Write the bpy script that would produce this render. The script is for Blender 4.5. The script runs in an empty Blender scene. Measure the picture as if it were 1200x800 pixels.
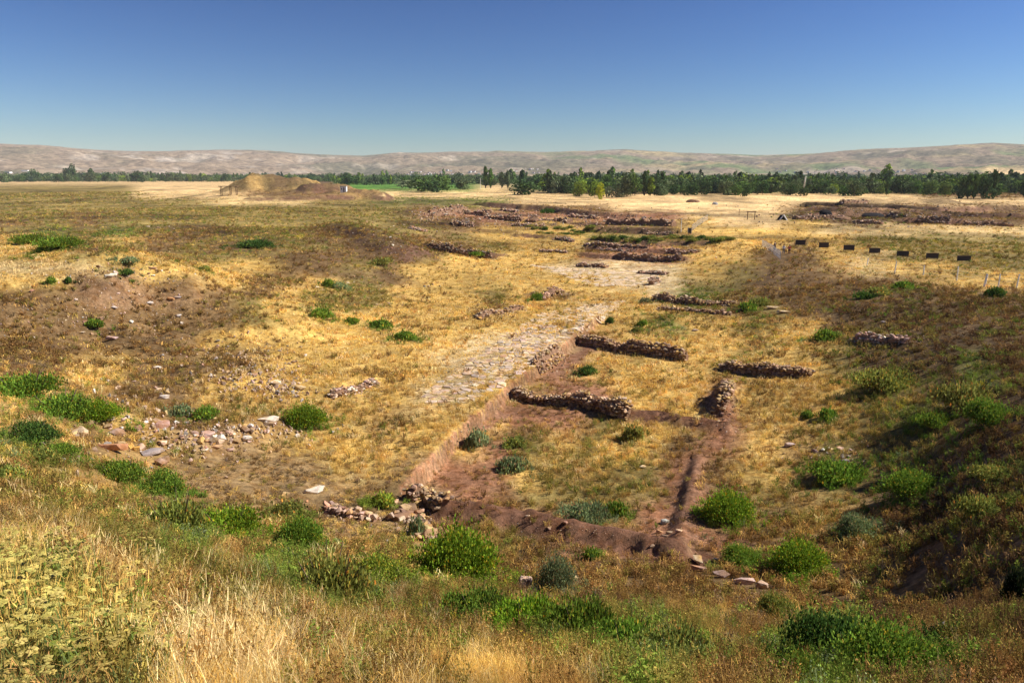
import bpy, bmesh, math, random
import numpy as np
from mathutils import Vector, Matrix, Euler

# ---------------------------------------------------------------- camera, sky, sun, exposure
SC = bpy.context.scene
COL = SC.collection
CAM_Z, FPX, PITCH = 15.0, 850.0, math.atan(195 / 850.0)
cam_data = bpy.data.cameras.new("camera")
cam = bpy.data.objects.new("camera", cam_data)
COL.objects.link(cam)
cam.location = (0, 0, CAM_Z)
cam.rotation_euler = (math.pi / 2 - PITCH, 0, 0)
cam_data.sensor_width = 36
cam_data.lens = 36 * FPX / 1200
cam_data.clip_start = 0.1
cam_data.clip_end = 40000
SC.camera = cam
SUN_AZ, SUN_EL = math.radians(88), math.radians(40)
world = bpy.data.worlds.new("World")
SC.world = world
world.use_nodes = True
wn = world.node_tree
bg = wn.nodes["Background"]
sky = wn.nodes.new("ShaderNodeTexSky")
sky.sky_type = 'NISHITA'
sky.sun_disc = False
sky.sun_elevation = SUN_EL
sky.sun_rotation = SUN_AZ
sky.altitude = 300
sky.air_density = 1.0
sky.dust_density = 0.25
sky.ozone_density = 5.0
nrm_ = wn.nodes.new("ShaderNodeVectorMath"); nrm_.operation = 'SCALE'; nrm_.inputs["Scale"].default_value = 1 / 7.0
gam_ = wn.nodes.new("ShaderNodeGamma"); gam_.inputs[1].default_value = 1.62       # deep polarised blue
hsv_ = wn.nodes.new("ShaderNodeHueSaturation"); hsv_.inputs["Hue"].default_value = .504; hsv_.inputs["Saturation"].default_value = 1.02; hsv_.inputs["Value"].default_value = 8.3
wn.links.new(sky.outputs[0], nrm_.inputs[0]); wn.links.new(nrm_.outputs[0], gam_.inputs[0]); wn.links.new(gam_.outputs[0], hsv_.inputs["Color"])
tnt_ = wn.nodes.new("ShaderNodeVectorMath"); tnt_.operation = 'MULTIPLY'; tnt_.inputs[1].default_value = (1.0, .985, 1.02)
wn.links.new(hsv_.outputs[0], tnt_.inputs[0]); wn.links.new(tnt_.outputs[0], bg.inputs[0])
bg.inputs[1].default_value = 0.05
sl = bpy.data.lights.new("sun", 'SUN')
sl.energy = 5.0
sl.angle = math.radians(0.5)
sl.color = (1.0, 0.93, 0.82)
sun = bpy.data.objects.new("sun", sl)
COL.objects.link(sun)
sdir = Vector((math.sin(SUN_AZ) * math.cos(SUN_EL), math.cos(SUN_AZ) * math.cos(SUN_EL), math.sin(SUN_EL)))
sun.rotation_euler = sdir.to_track_quat('Z', 'Y').to_euler()
sun.location = (60, 0, 80)
SC.view_settings.view_transform = 'Standard'
SC.view_settings.look = 'None'
SC.view_settings.exposure = 0.72
SC.view_settings.gamma = 1.0
SC.cycles.volume_bounces = 1
SC.cycles.max_bounces = 6
SC.cycles.diffuse_bounces = 3
SC.cycles.transparent_max_bounces = 8
SC.cycles.use_denoising = True
HAZE = 4.0e-5
random.seed(7)
RNG = np.random.default_rng(7)
R = random

# ---------------------------------------------------------------- numeric helpers
def _hash(xi, yi, seed):
    h = (xi * 374761393 + yi * 668265263 + seed * 1442695041) & 0xffffffff
    h = ((h ^ (h >> 13)) * 1274126177) & 0xffffffff
    h = h ^ (h >> 16)
    return (h & 0xffff) / 65535.0

def vnoise(x, y, seed=0):
    x = np.asarray(x, float); y = np.asarray(y, float)
    xi = np.floor(x).astype(np.int64); yi = np.floor(y).astype(np.int64)
    fx = x - xi; fy = y - yi
    fx = fx * fx * (3 - 2 * fx); fy = fy * fy * (3 - 2 * fy)
    a = _hash(xi, yi, seed); b = _hash(xi + 1, yi, seed)
    c = _hash(xi, yi + 1, seed); d = _hash(xi + 1, yi + 1, seed)
    return (a + (b - a) * fx) * (1 - fy) + (c + (d - c) * fx) * fy

def fbm(x, y, seed=0, octs=4):
    s = 0.0; amp = 0.5; tot = 0
    for k in range(octs):
        s = s + amp * vnoise(x * 2 ** k + 17.3 * k, y * 2 ** k - 9.1 * k, seed + k)
        tot += amp; amp *= 0.5
    return s / tot - 0.5

def sstep(a, b, x):
    t = np.clip((x - a) / (b - a), 0, 1)
    return t * t * (3 - 2 * t)

CP, SP = math.cos(PITCH), math.sin(PITCH)
def ray(px, py):
    xc = (px - 600) / FPX; yc = (400 - py) / FPX
    return np.array([xc, CP + yc * SP, -SP + yc * CP])

def project(x, y, z):
    dz = z - CAM_Z
    depth = y * CP - dz * SP
    up = y * SP + dz * CP
    depth = np.maximum(depth, 0.05)
    return 600 + FPX * x / depth, 400 - FPX * up / depth

# ---------------------------------------------------------------- terrain heights
CTRL = [  # photo x, photo y, ground height there
 (0,235,.8),(0,260,2.2),(0,300,4.0),(0,325,5.4),(100,325,5.2),(200,326,4.0),(150,260,2.2),(150,300,3.4),(300,255,1.6),
 (300,290,2.2),(300,325,1.0),(450,250,.4),(430,282,1.6),(400,340,-1.0),(470,335,-2.0),(550,325,-2.7),(560,380,-2.6),
 (400,400,-1.9),(420,440,-2.1),(540,450,-2.5),(480,520,-2.5),(540,290,-1.6),(100,365,2.3),(100,405,.7),(200,375,.7),
 (280,385,-.3),(200,440,-.4),(60,440,1.6),(280,430,-1.1),(320,460,-1.8),(150,520,.1),(230,520,-1.0),(300,500,-1.6),
 (380,500,-2.2),(300,560,-1.5),(380,560,-2.1),(450,560,-2.4),(60,520,2.4),(0,560,4.8),(150,580,1.3),(200,600,1.4),
 (100,640,8.6),(0,640,10.2),(0,700,11.2),(0,800,12.0),(100,720,11.0),(200,700,9.2),(200,800,11.2),(300,620,.6),(340,660,2.2),(430,660,.7),(350,740,8.6),
 (300,680,6.0),(300,800,10.4),(450,800,9.4),(480,740,5.6),(600,800,8.73),(600,750,6.0),(600,700,1.8),(540,650,-1.3),(650,640,-2.3),
 (750,800,7.9),(750,740,4.6),(750,700,.9),(900,800,7.0),(900,745,3.6),(900,700,0.4),(1050,800,7.4),(1050,740,4.4),(1150,800,8.1),(1190,740,6.6),
 (1100,700,2.3),(1190,700,4.6),(1190,640,4.0),(1190,600,3.5),(1190,500,3.0),(1190,420,2.4),(1190,355,1.5),(1100,345,1.1),
 (1000,322,.8),(930,305,.5),(900,300,.3),(860,296,-.2),(1100,600,.6),(1100,500,.5),(1050,450,-.3),(1050,400,.5),(1000,400,-.9),
 (1000,360,-.2),(900,380,-2.1),(900,340,-1.0),(1000,500,-1.6),(1050,560,-1.2),(950,640,-1.4),(1000,680,-.3),(850,322,-1.4),
 (800,335,-2.2),(700,430,-2.9),(650,520,-3.0),(850,550,-2.9),(800,450,-2.7),(900,480,-2.4),(760,370,-2.5),(750,600,-2.8),
 (850,640,-2.2),(700,310,-2.6),(700,285,-2.0),(620,285,-2.0),(750,290,-2.0),(820,285,-1.4),(600,262,-1.2),(700,268,-1.2),
 (800,268,-.6),(700,245,-.2),(600,240,0),(850,262,-.1),(900,262,.2),(1000,270,.3),(1100,280,.5),(1190,290,.8),(1190,325,1.0),
 (1100,325,.8),(1040,310,.7),(960,240,0),(1100,240,0),(850,235,0),(450,235,.3),(300,232,.6)]
_pts = []
for _x, _y, _z in CTRL:
    _d = ray(_x, _y); _t = (_z - CAM_Z) / _d[2]
    _pts.append((math.atan2(_d[0], _d[1]), math.hypot(_d[0], _d[1]) * _t, _z))
for _a in (-60, -40, -20, 0, 20, 40, 60):
    _a = math.radians(_a)
    _pts += [(_a, 1.0, 13.4), (_a, 2.2, 13.0), (_a, 700, 0.3), (_a, 2000, -1.0), (_a, 9000, -2)]
_pts += [(math.radians(-58), 10, 10.8), (math.radians(-58), 30, 6.5), (math.radians(-58), 60, 3.5), (math.radians(-58), 110, 2),
         (math.radians(56), 10, 9), (math.radians(56), 25, 6.0), (math.radians(56), 45, 4.0), (math.radians(56), 100, 1.6)]
_A = np.array(_pts)
KL = 0.55
_CX = np.stack([_A[:, 0], KL * np.log(_A[:, 1])], 1)
def _phi(d2):
    return 0.5 * d2 * np.log(np.maximum(d2, 1e-12))
_n = len(_CX)
_K = _phi(((_CX[:, None] - _CX[None]) ** 2).sum(-1)) + np.eye(_n) * 1e-4
_P = np.concatenate([np.ones((_n, 1)), _CX], 1)
_M = np.zeros((_n + 3, _n + 3)); _M[:_n, :_n] = _K; _M[:_n, _n:] = _P; _M[_n:, :_n] = _P.T
_W = np.linalg.solve(_M, np.concatenate([_A[:, 2], np.zeros(3)]))

def base_h(x, y):
    x = np.asarray(x, float); y = np.asarray(y, float)
    shp = np.broadcast(x, y).shape
    x = np.broadcast_to(x, shp).ravel(); y = np.broadcast_to(y, shp).ravel()
    th = np.arctan2(x, y); r = np.maximum(np.hypot(x, y), 0.8)
    tc = np.clip(th, -1.05, 1.05)
    out = np.empty(len(x))
    for i in range(0, len(x), 40000):
        q = np.stack([tc[i:i + 40000], KL * np.log(np.minimum(r[i:i + 40000], 9000))], 1)
        out[i:i + 40000] = _phi(((q[:, None] - _CX[None]) ** 2).sum(-1)) @ _W[:_n] + _W[_n] + q @ _W[_n + 1:]
    back = sstep(1.05, 1.7, np.abs(th))
    gen = 13.3 * np.exp(-(np.maximum(r - 3, 0) / 32) ** 1.5)
    out = out * (1 - back) + gen * back
    return out.reshape(shp)

def _march(px, py, hf):
    d = ray(px, py)
    t = np.geomspace(2.0, 12000, 900)
    X, Y, Z = d[0] * t, d[1] * t, CAM_Z + d[2] * t
    below = Z < hf(X, Y)
    if not below.any():
        i = len(t) - 1
    else:
        i = int(np.argmax(below))
    i = max(i, 1)
    t = np.linspace(t[i - 1], t[i], 24)
    X, Y, Z = d[0] * t, d[1] * t, CAM_Z + d[2] * t
    g = hf(X, Y) - Z
    j = int(np.argmax(g > 0)) if (g > 0).any() else 23
    return Vector((X[j], Y[j], float(hf(X[j:j + 1], Y[j:j + 1])[0])))

FEATS = []
def poly_dist(x, y, pts):
    best = np.full(x.shape, 1e9); side = np.zeros(x.shape); over = np.zeros(x.shape)
    n = len(pts) - 1
    for k in range(n):
        ax, ay = pts[k]; bx, by = pts[k + 1]
        dx, dy = bx - ax, by - ay; L = math.hypot(dx, dy)
        s = ((x - ax) * dx + (y - ay) * dy) / L
        o = np.zeros_like(s)
        if k == 0: o = np.where(s < 0, -s, o)
        if k == n - 1: o = np.where(s > L, s - L, o)
        sc = np.clip(s, 0, L)
        d = np.hypot(x - ax - dx / L * sc, y - ay - dy / L * sc)
        sg = np.sign((x - ax) * dy - (y - ay) * dx)   # + on the right of travel
        m = d < best
        best = np.where(m, d, best); side = np.where(m, sg, side); over = np.where(m, o, over)
    return best, side, over

def w2(pp):
    return [tuple(_march(a, b, base_h)[:2]) for a, b in pp]

def add_step(pp, amp, face, dl, dr):      # ground higher on the left of travel, lower on the right
    pts = w2(pp)
    def f(x, y):
        d, s, o = poly_dist(x, y, pts)
        fq = .9 if face < .3 else .22
        wob = fbm(x * fq, y * fq, 31, 3) * face * 2.2
        sd = d * s + wob
        st = np.clip(sd / face, -1, 1)
        fade = np.where(s > 0, np.exp(-(d / dr) ** 2), np.exp(-(d / dl) ** 2)) * np.exp(-(o / (face * 3)) ** 2)
        return -amp * 0.5 * st * fade
    cx = [p[0] for p in pts]; cy = [p[1] for p in pts]
    m = 3 * max(dl, dr)
    FEATS.append((min(cx) - m, max(cx) + m, min(cy) - m, max(cy) + m, f))

def add_ridge(pp, w, h, rough=0.35):
    pts = w2(pp) if len(pp) > 1 else None
    if pts is None:
        c = _march(pp[0][0], pp[0][1], base_h); pts = [(c.x - w * .2, c.y), (c.x + w * .2, c.y)]
    def f(x, y):
        d, s, o = poly_dist(x, y, pts)
        q = d * (1 + rough * 2 * fbm(x / w * .9, y / w * .9, 5, 3))
        return h * np.exp(-(np.abs(q) / w) ** 2.6)
    cx = [p[0] for p in pts]; cy = [p[1] for p in pts]
    FEATS.append((min(cx) - 3 * w, max(cx) + 3 * w, min(cy) - 3 * w, max(cy) + 3 * w, f))

def hgt(x, y):
    x = np.atleast_1d(np.asarray(x, float)); y = np.atleast_1d(np.asarray(y, float))
    h = base_h(x, y)
    r = np.hypot(x, y)
    near = 1 - sstep(150, 500, r)
    h = h + near * (fbm(x / 6, y / 6, 3, 4) * 0.55 + fbm(x / 1.3, y / 1.3, 11, 3) * 0.16)
    h = h + (1 - sstep(60, 90, r)) * sstep(3, 12, r) * fbm(x / .45, y / .45, 15, 2) * 0.11
    h = h + sstep(100, 300, r) * (1 - sstep(900, 2500, r)) * fbm(x / 60, y / 60, 9, 3) * 1.2
    for x0, x1, y0, y1, f in FEATS:
        m = (x > x0) & (x < x1) & (y > y0) & (y < y1)
        if m.any():
            h[m] += f(x[m], y[m])
    tb = sstep(3, 8, h) * sstep(280, 330, r) * (1 - sstep(900, 1200, r))
    if tb.any(): h = h + tb * (-np.abs(fbm(x / 13, y / 18, 71, 4)) * 9 + fbm(x / 5, y / 8, 73, 3) * 2.5 + .5)
    return h

# the excavated rooms beside the road
add_step([(474, 578), (530, 520), (598, 459), (652, 418), (705, 371)], .88, .08, 5, 6)
add_ridge([(526, 600), (600, 611), (690, 630), (790, 652)], .8, .8, .35)
add_ridge([(560, 598), (640, 612)], .5, .25, 1.2)
add_step([(813, 538), (803, 580), (789, 634)], .42, .34, 1.0, 3.0)
add_ridge([(816, 545), (812, 590), (800, 632)], .8, .16, .7)
add_ridge([(735, 488), (790, 494), (850, 502)], .55, .62, .4)
add_ridge([(848, 485), (852, 455)], .8, .8)
add_ridge([(590, 470), (735, 490)], .5, .2)
add_ridge([(400, 270), (440, 280), (468, 298)], 6, 1.9, .5)
add_ridge([(330, 300), (400, 318)], 5, .9, .5)
add_ridge([(60, 330), (150, 322), (215, 335)], 4.0, 1.3, .7)
add_ridge([(20, 372), (90, 380)], 3, .8, .7)
add_ridge([(150, 405), (200, 420)], 2.5, .7, .7)
add_ridge([(215, 400), (300, 385), (350, 392)], 2.2, .9, .6)
add_ridge([(250, 360), (330, 365)], 3.5, .7, .6)
add_ridge([(150, 500), (220, 525), (310, 500)], 1.6, .7)
add_ridge([(230, 440), (300, 445)], 2.2, .8)
add_ridge([(1000, 398), (1065, 402)], .6, .3)
add_ridge([(570, 372)], 1.2, .5)
add_ridge([(638, 346)], 2.0, .7)
EC, ER, EV = (.46, .23, .13), (.17, .088, .055), (.28, .15, .09)  # sunlight painted into the cut face's earth colour, ridges painted darker
EARTH = [(w2(q), w, c) for q, w, c in (([(474, 578), (530, 520), (598, 459), (652, 418), (705, 371)], .33, EC), ([(520, 600), (600, 611), (690, 630), (800, 655)], 1.35, ER),
         ([(812, 540), (803, 580), (794, 632)], .85, EV), ([(735, 490), (790, 495), (850, 502)], .9, ER), ([(850, 500), (852, 455)], .55, EV), ([(590, 474), (565, 496)], .8, EV), ([(645, 438), (690, 405)], .8, EV))]
# far excavation: scarps facing the viewer
add_step([(560, 240), (600, 243), (640, 245), (690, 251), (735, 252)], 2.5, 1.3, 14, 18)
add_step([(565, 250), (610, 252)], 1.6, 1.1, 5, 6)
add_step([(600, 257), (655, 259)], 1.6, 1.1, 5, 6)
add_step([(660, 262), (700, 263)], 1.4, 1.1, 5, 5)
add_step([(715, 258), (760, 260)], 1.8, 1.2, 5, 6)
add_step([(520, 262), (560, 264)], 1.4, 1.1, 5, 6)
add_step([(560, 270), (600, 272)], 1.2, .9, 4, 5)
add_ridge([(480, 250), (530, 248), (560, 243)], 4, 1.3, .7)
add_ridge([(700, 282), (860, 286)], 4, 1.2, .7)
add_step([(500, 252), (560, 247)], 2.0, .9, 14, 14)
add_step([(690, 268), (790, 272)], 1.8, .7, 9, 9)
add_step([(500, 288), (580, 301)], 1.3, .4, 6, 6)
add_step([(605, 275), (660, 278)], 1.0, .5, 5, 6)
add_step([(690, 289), (815, 295)], 1.0, .4, 5, 5)
add_step([(680, 298), (800, 304)], .9, .35, 4, 5)
add_ridge([(640, 262), (665, 266)], 4, 1.2)
add_step([(945, 240), (1030, 243), (1100, 246), (1190, 244)], 2.8, 1.3, 16, 24)
add_step([(960, 252), (1040, 250), (1060, 256)], 2.6, 1.0, 8, 14)
add_step([(1060, 258), (1190, 262)], 2.0, .9, 8, 12)
add_ridge([(1020, 236), (1100, 238)], 9, 2.6)
add_ridge([(955, 247), (985, 250)], 4, 2.2, .6)
add_ridge([(1060, 250), (1100, 252)], 4, 1.8, .6)
add_step([(1000, 247), (1050, 246)], 3.2, 1.0, 6, 10)
add_step([(1110, 252), (1190, 254)], 2.4, 1.0, 8, 10)
add_ridge([(750, 231), (850, 232)], 9, 1.2)
# spoil heaps and the tell on the skyline
add_ridge([(312, 230), (345, 230)], 23, 12.5, .25)
add_ridge([(366, 232), (388, 233)], 14, 6.0, .4)
add_ridge([(415, 234), (450, 236)], 7, 3.6, .5)
add_ridge([(270, 231), (292, 231)], 9, 4, .5)
add_ridge([(300, 237), (400, 236)], 8, 3, .5)
add_ridge([(448, 231)], 9, 5)
add_ridge([(255, 230), (290, 230)], 12, 2)
add_ridge([(290, 231), (400, 234)], 34, 3.5, .4)

def G(px, py):
    return _march(px, py, hq)
def gz(x, y):
    return float(hq(np.array([x]), np.array([y]))[0])
def pxm(p):        # metres per photo pixel at a world point
    return (p.y * CP - (p.z - CAM_Z) * SP) / FPX

# ---------------------------------------------------------------- vegetation and soil map
MAP_Y = [205,212,220,228,236,244,252,260,270,280,290,300,315,330,345,360,380,400,430,460,490,520,550,580,610,640,670,700,730,760,790]
MAP = """kkkkkkkkkkkkkkkkkkkkkkkkkkkkkk
ppppppppbbGGGGkkkkkkkkkkkkkkkk
oooopppbbbGGGGpkkkkkkkkkkkkkkk
oooopppbbbtppppppppppppppppbbb
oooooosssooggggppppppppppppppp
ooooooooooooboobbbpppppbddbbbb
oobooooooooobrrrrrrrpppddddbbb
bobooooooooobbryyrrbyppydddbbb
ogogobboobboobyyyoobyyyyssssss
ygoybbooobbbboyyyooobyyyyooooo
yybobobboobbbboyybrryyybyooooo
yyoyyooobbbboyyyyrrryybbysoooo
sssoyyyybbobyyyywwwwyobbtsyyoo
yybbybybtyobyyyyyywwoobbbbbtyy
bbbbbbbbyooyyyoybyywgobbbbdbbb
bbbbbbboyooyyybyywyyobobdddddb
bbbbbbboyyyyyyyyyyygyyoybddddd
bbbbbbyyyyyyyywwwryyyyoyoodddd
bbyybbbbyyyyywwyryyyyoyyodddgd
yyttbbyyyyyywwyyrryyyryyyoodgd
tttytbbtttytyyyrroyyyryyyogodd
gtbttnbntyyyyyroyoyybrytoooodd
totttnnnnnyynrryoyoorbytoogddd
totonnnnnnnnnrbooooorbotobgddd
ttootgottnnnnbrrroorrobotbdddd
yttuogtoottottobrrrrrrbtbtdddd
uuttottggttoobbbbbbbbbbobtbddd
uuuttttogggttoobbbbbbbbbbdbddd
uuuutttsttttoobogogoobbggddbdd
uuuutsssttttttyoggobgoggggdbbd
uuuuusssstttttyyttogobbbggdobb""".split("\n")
assert len(MAP) == len(MAP_Y) and all(len(r) == 30 for r in MAP), [len(r) for r in MAP]
KINDS = "syotbdgrwunpGk"
MG = np.array([[KINDS.index(c) for c in r] for r in MAP])
SOIL = {'s': (.56, .41, .19), 'y': (.54, .36, .11), 'o': (.23, .175, .06), 't': (.33, .21, .08), 'b': (.17, .108, .05),
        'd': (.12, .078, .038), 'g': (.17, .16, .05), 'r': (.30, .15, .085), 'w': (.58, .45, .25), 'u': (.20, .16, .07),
        'n': (.27, .18, .085), 'p': (.66, .47, .235), 'G': (.10, .22, .035), 'k': (.06, .09, .035)}
SOILA = np.array([SOIL[c] for c in KINDS])
MY = np.array(MAP_Y, float)

def map_rc(px, py):
    cx = px / 40.0 - 0.5
    ry = np.interp(py, MY, np.arange(len(MY)))
    return ry, cx
def soil_colour(x, y, z):
    px, py = project(x, y, z)
    behind = y < 1.0
    px = np.where(behind, 600, px); py = np.where(behind, 900, py)
    sc = np.interp(py, [205, 260, 400, 800], [2, 7, 16, 30])
    px = px + 2.2 * sc * fbm(x / 9, y / 9, 21, 4) * 2
    py = py + .9 * sc * fbm(x / 8, y / 8, 22, 4) * 2
    ry, cx = map_rc(px, py)
    ry = np.clip(ry, 0, len(MY) - 1.001); cx = np.clip(cx, 0, 28.999)
    r0 = ry.astype(int); c0 = cx.astype(int); fr = (ry - r0)[:, None]; fc = (cx - c0)[:, None]
    fr = fr * fr * (3 - 2 * fr); fc = fc * fc * (3 - 2 * fc)
    return ((SOILA[MG[r0, c0]] * (1 - fc) + SOILA[MG[r0, c0 + 1]] * fc) * (1 - fr)
            + (SOILA[MG[r0 + 1, c0]] * (1 - fc) + SOILA[MG[r0 + 1, c0 + 1]] * fc) * fr)
def earth_mask(x, y, col=None):
    m = np.zeros(x.shape); q = (np.hypot(x, y) < 90) & (y > 20)
    if q.any():
        nz = fbm(x[q], y[q], 61, 3)
        for pts, w, c in EARTH:
            d, s_, o = poly_dist(x[q], y[q], pts); k = 1 - sstep(w * .5, w * 1.35, d * (1 + 1.6 * nz)); m[q] = np.maximum(m[q], k)
            if col is not None: col[q] = col[q] * (1 - k[:, None]) + np.array(c) * k[:, None]
    return m
def final_soil(x, y, z, steep):
    c = soil_colour(x, y, z); r = np.hypot(x, y)
    def mx(c, col, w): w = np.clip(w, 0, 1)[:, None]; return c * (1 - w) + np.array(col) * w
    c = c.copy(); earth_mask(x, y, c)
    c = mx(c, (.24, .145, .08), sstep(.7, 1.1, steep) * (r > 25) * (r < 110) * .9)
    tell = sstep(3.5, 6, z) * (r > 300) * (r < 1500)
    n = fbm(x / 14, y / 14, 63, 4)
    c = mx(c, (.21, .15, .065), tell); c = mx(c, (.44, .29, .11), tell * np.clip((n - .03) * 9 + (x + 150) / 60, 0, .85)); c = mx(c, (.17, .115, .06), tell * (-n - .05) * 8)
    c = mx(c, (.16, .09, .06), sstep(.16, .4, steep) * (r > 110) * (r < 500) * np.clip(.75 + 2.5 * fbm(x / 5, y / 9, 69, 3), .1, .95))  # shade of the far scarps painted into the soil: steep faces darker
    # broad patches of other growth on the plain
    far = sstep(90, 200, r) * (r < 1200) * (1 - tell)
    a = fbm(x / 26, y / 40, 65, 4); b = fbm(x / 11, y / 20, 67, 4)
    return c * (1 + far * np.clip(a * 1.6 + b * 1.4, -.6, .5))[:, None]
def kind_at(x, y, z):
    px, py = project(x, y, z)
    sc = np.interp(py, [205, 260, 400, 800], [2, 7, 16, 30])
    px = px + 2.2 * sc * fbm(x / 9, y / 9, 21, 4) * 2 + RNG.normal(0, 12, px.shape)
    py = py + .9 * sc * fbm(x / 8, y / 8, 22, 4) * 2 + RNG.normal(0, 1, px.shape) * sc * .3
    ry, cx = map_rc(px, py)
    r0 = np.clip(np.round(ry).astype(int), 0, len(MY) - 1); c0 = np.clip(np.round(cx).astype(int), 0, 29)
    return MG[r0, c0]

# ---------------------------------------------------------------- materials
def mat(name):
    m = bpy.data.materials.new(name); m.use_nodes = True
    nt = m.node_tree
    for n in list(nt.nodes): nt.nodes.remove(n)
    return m, nt, nt.nodes.new("ShaderNodeOutputMaterial")
def N(nt, typ, **kw):
    n = nt.nodes.new(typ)
    for k, v in kw.items():
        if k.startswith("in_"): n.inputs[int(k[3:]) if k[3:].isdigit() else k[3:]].default_value = v
        else: setattr(n, k, v)
    return n
def noise(nt, scale, detail=4, rough=.6, vec=None):
    n = N(nt, "ShaderNodeTexNoise"); n.inputs["Scale"].default_value = scale
    n.inputs["Detail"].default_value = detail; n.inputs["Roughness"].default_value = rough
    if vec is not None: nt.links.new(vec, n.inputs["Vector"])
    return n.outputs["Fac"]
def ramp(nt, fac, stops):
    r = N(nt, "ShaderNodeValToRGB"); nt.links.new(fac, r.inputs[0])
    e = r.color_ramp.elements
    while len(e) < len(stops): e.new(0.5)
    for i, (p, c) in enumerate(stops):
        e[i].position = p; e[i].color = (c, c, c, 1) if isinstance(c, (int, float)) else (*c, 1)
    return r.outputs[0]
def mul(nt, a, b, fac=1.0):
    m = N(nt, "ShaderNodeMix", data_type='RGBA', blend_type='MULTIPLY'); m.inputs[0].default_value = fac
    nt.links.new(a, m.inputs[6]); nt.links.new(b, m.inputs[7]); return m.outputs[2]
def geo_pos(nt):
    return N(nt, "ShaderNodeNewGeometry").outputs["Position"]

def ground_material():
    m, nt, out = mat("dry_ground")
    pos = geo_pos(nt)
    col = N(nt, "ShaderNodeAttribute", attribute_name="soil").outputs["Color"]
    a = ramp(nt, noise(nt, .35, 6, .65, pos), [(.3, .62), (.7, 1.35)])
    b = ramp(nt, noise(nt, 3.2, 6, .75, pos), [(.32, .5), (.68, 1.5)])
    c = mul(nt, mul(nt, col, a), b)
    c = mul(nt, c, ramp(nt, noise(nt, .09, 7, .75, pos), [(.35, .72), (.65, 1.28)]))
    # streaks of darker dried weeds and paler straw
    d = ramp(nt, noise(nt, 1.1, 5, .7, pos), [(.45, (1, 1, 1)), (.62, (.72, .62, .5))])
    c = mul(nt, c, d)
    p = N(nt, "ShaderNodeBsdfPrincipled"); p.inputs["Roughness"].default_value = .95
    p.inputs["Specular IOR Level"].default_value = .1
    nt.links.new(c, p.inputs["Base Color"])
    bp = N(nt, "ShaderNodeBump"); bp.inputs["Strength"].default_value = .9; bp.inputs["Distance"].default_value = .12
    nt.links.new(noise(nt, 4.5, 8, .75, pos), bp.inputs["Height"]); nt.links.new(bp.outputs[0], p.inputs["Normal"])
    nt.links.new(p.outputs[0], out.inputs[0])
    return m
def hill_material():
    m, nt, out = mat("distant_hills")
    pos = geo_pos(nt)
    col = N(nt, "ShaderNodeAttribute", attribute_name="soil").outputs["Color"]
    a = ramp(nt, noise(nt, .022, 9, .8, pos), [(.36, .3), (.64, 1.7)])
    p = N(nt, "ShaderNodeBsdfDiffuse"); nt.links.new(mul(nt, col, a), p.inputs[0])
    nt.links.new(p.outputs[0], out.inputs[0]); return m
def stone_material():
    m, nt, out = mat("rough_stone")
    oi = N(nt, "ShaderNodeObjectInfo")
    tc = N(nt, "ShaderNodeTexCoord")
    add = N(nt, "ShaderNodeVectorMath", operation='ADD')
    nt.links.new(geo_pos(nt), add.inputs[0])
    nt.links.new(oi.outputs["Random"], add.inputs[1])
    v = add.outputs[0]
    a = ramp(nt, noise(nt, 3.5, 6, .7, v), [(.3, (.55, .50, .46)), (.55, (1, 1, 1)), (.75, (1.25, 1.2, 1.1))])
    b = ramp(nt, noise(nt, 1.3, 3, .6, v), [(.45, (1, 1, 1)), (.7, (.95, .72, .38))])
    c = mul(nt, mul(nt, oi.outputs["Color"], a), b)
    p = N(nt, "ShaderNodeBsdfPrincipled"); p.inputs["Roughness"].default_value = .9
    p.inputs["Specular IOR Level"].default_value = .2
    nt.links.new(c, p.inputs["Base Color"])
    bp = N(nt, "ShaderNodeBump"); bp.inputs["Strength"].default_value = .8; bp.inputs["Distance"].default_value = .04
    nt.links.new(noise(nt, 14, 6, .7, v), bp.inputs["Height"]); nt.links.new(bp.outputs[0], p.inputs["Normal"])
    nt.links.new(p.outputs[0], out.inputs[0]); return m
def plant_material(name, source, transl=.3, var=.5):
    """source: 'tint' = per-instance attribute, 'object' = object colour"""
    m, nt, out = mat(name)
    if source == 'tint':
        col = N(nt, "ShaderNodeAttribute", attribute_name="tint", attribute_type='INSTANCER').outputs["Color"]
    else:
        col = N(nt, "ShaderNodeObjectInfo").outputs["Color"]
    sh = N(nt, "ShaderNodeAttribute", attribute_name="shade").outputs["Color"]
    c = mul(nt, col, sh)
    d = N(nt, "ShaderNodeBsdfDiffuse"); t = N(nt, "ShaderNodeBsdfTranslucent")
    mx = N(nt, "ShaderNodeMixShader"); mx.inputs[0].default_value = transl
    nt.links.new(c, d.inputs[0]); nt.links.new(c, t.inputs[0])
    nt.links.new(d.outputs[0], mx.inputs[1]); nt.links.new(t.outputs[0], mx.inputs[2])
    nt.links.new(mx.outputs[0], out.inputs[0]); return m
def plain_material(name, col, rough=.8, scale=3.0, amt=.25, metal=0.0):
    m, nt, out = mat(name)
    a = ramp(nt, noise(nt, scale, 5, .6, geo_pos(nt)), [(.3, 1 - amt), (.7, 1 + amt)])
    c = N(nt, "ShaderNodeRGB"); c.outputs[0].default_value = (*col, 1)
    p = N(nt, "ShaderNodeBsdfPrincipled"); p.inputs["Roughness"].default_value = rough; p.inputs["Metallic"].default_value = metal; p.inputs["Specular IOR Level"].default_value = .5 if rough < .7 else .1
    nt.links.new(mul(nt, c.outputs[0], a), p.inputs["Base Color"])
    nt.links.new(p.outputs[0], out.inputs[0]); return m

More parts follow.
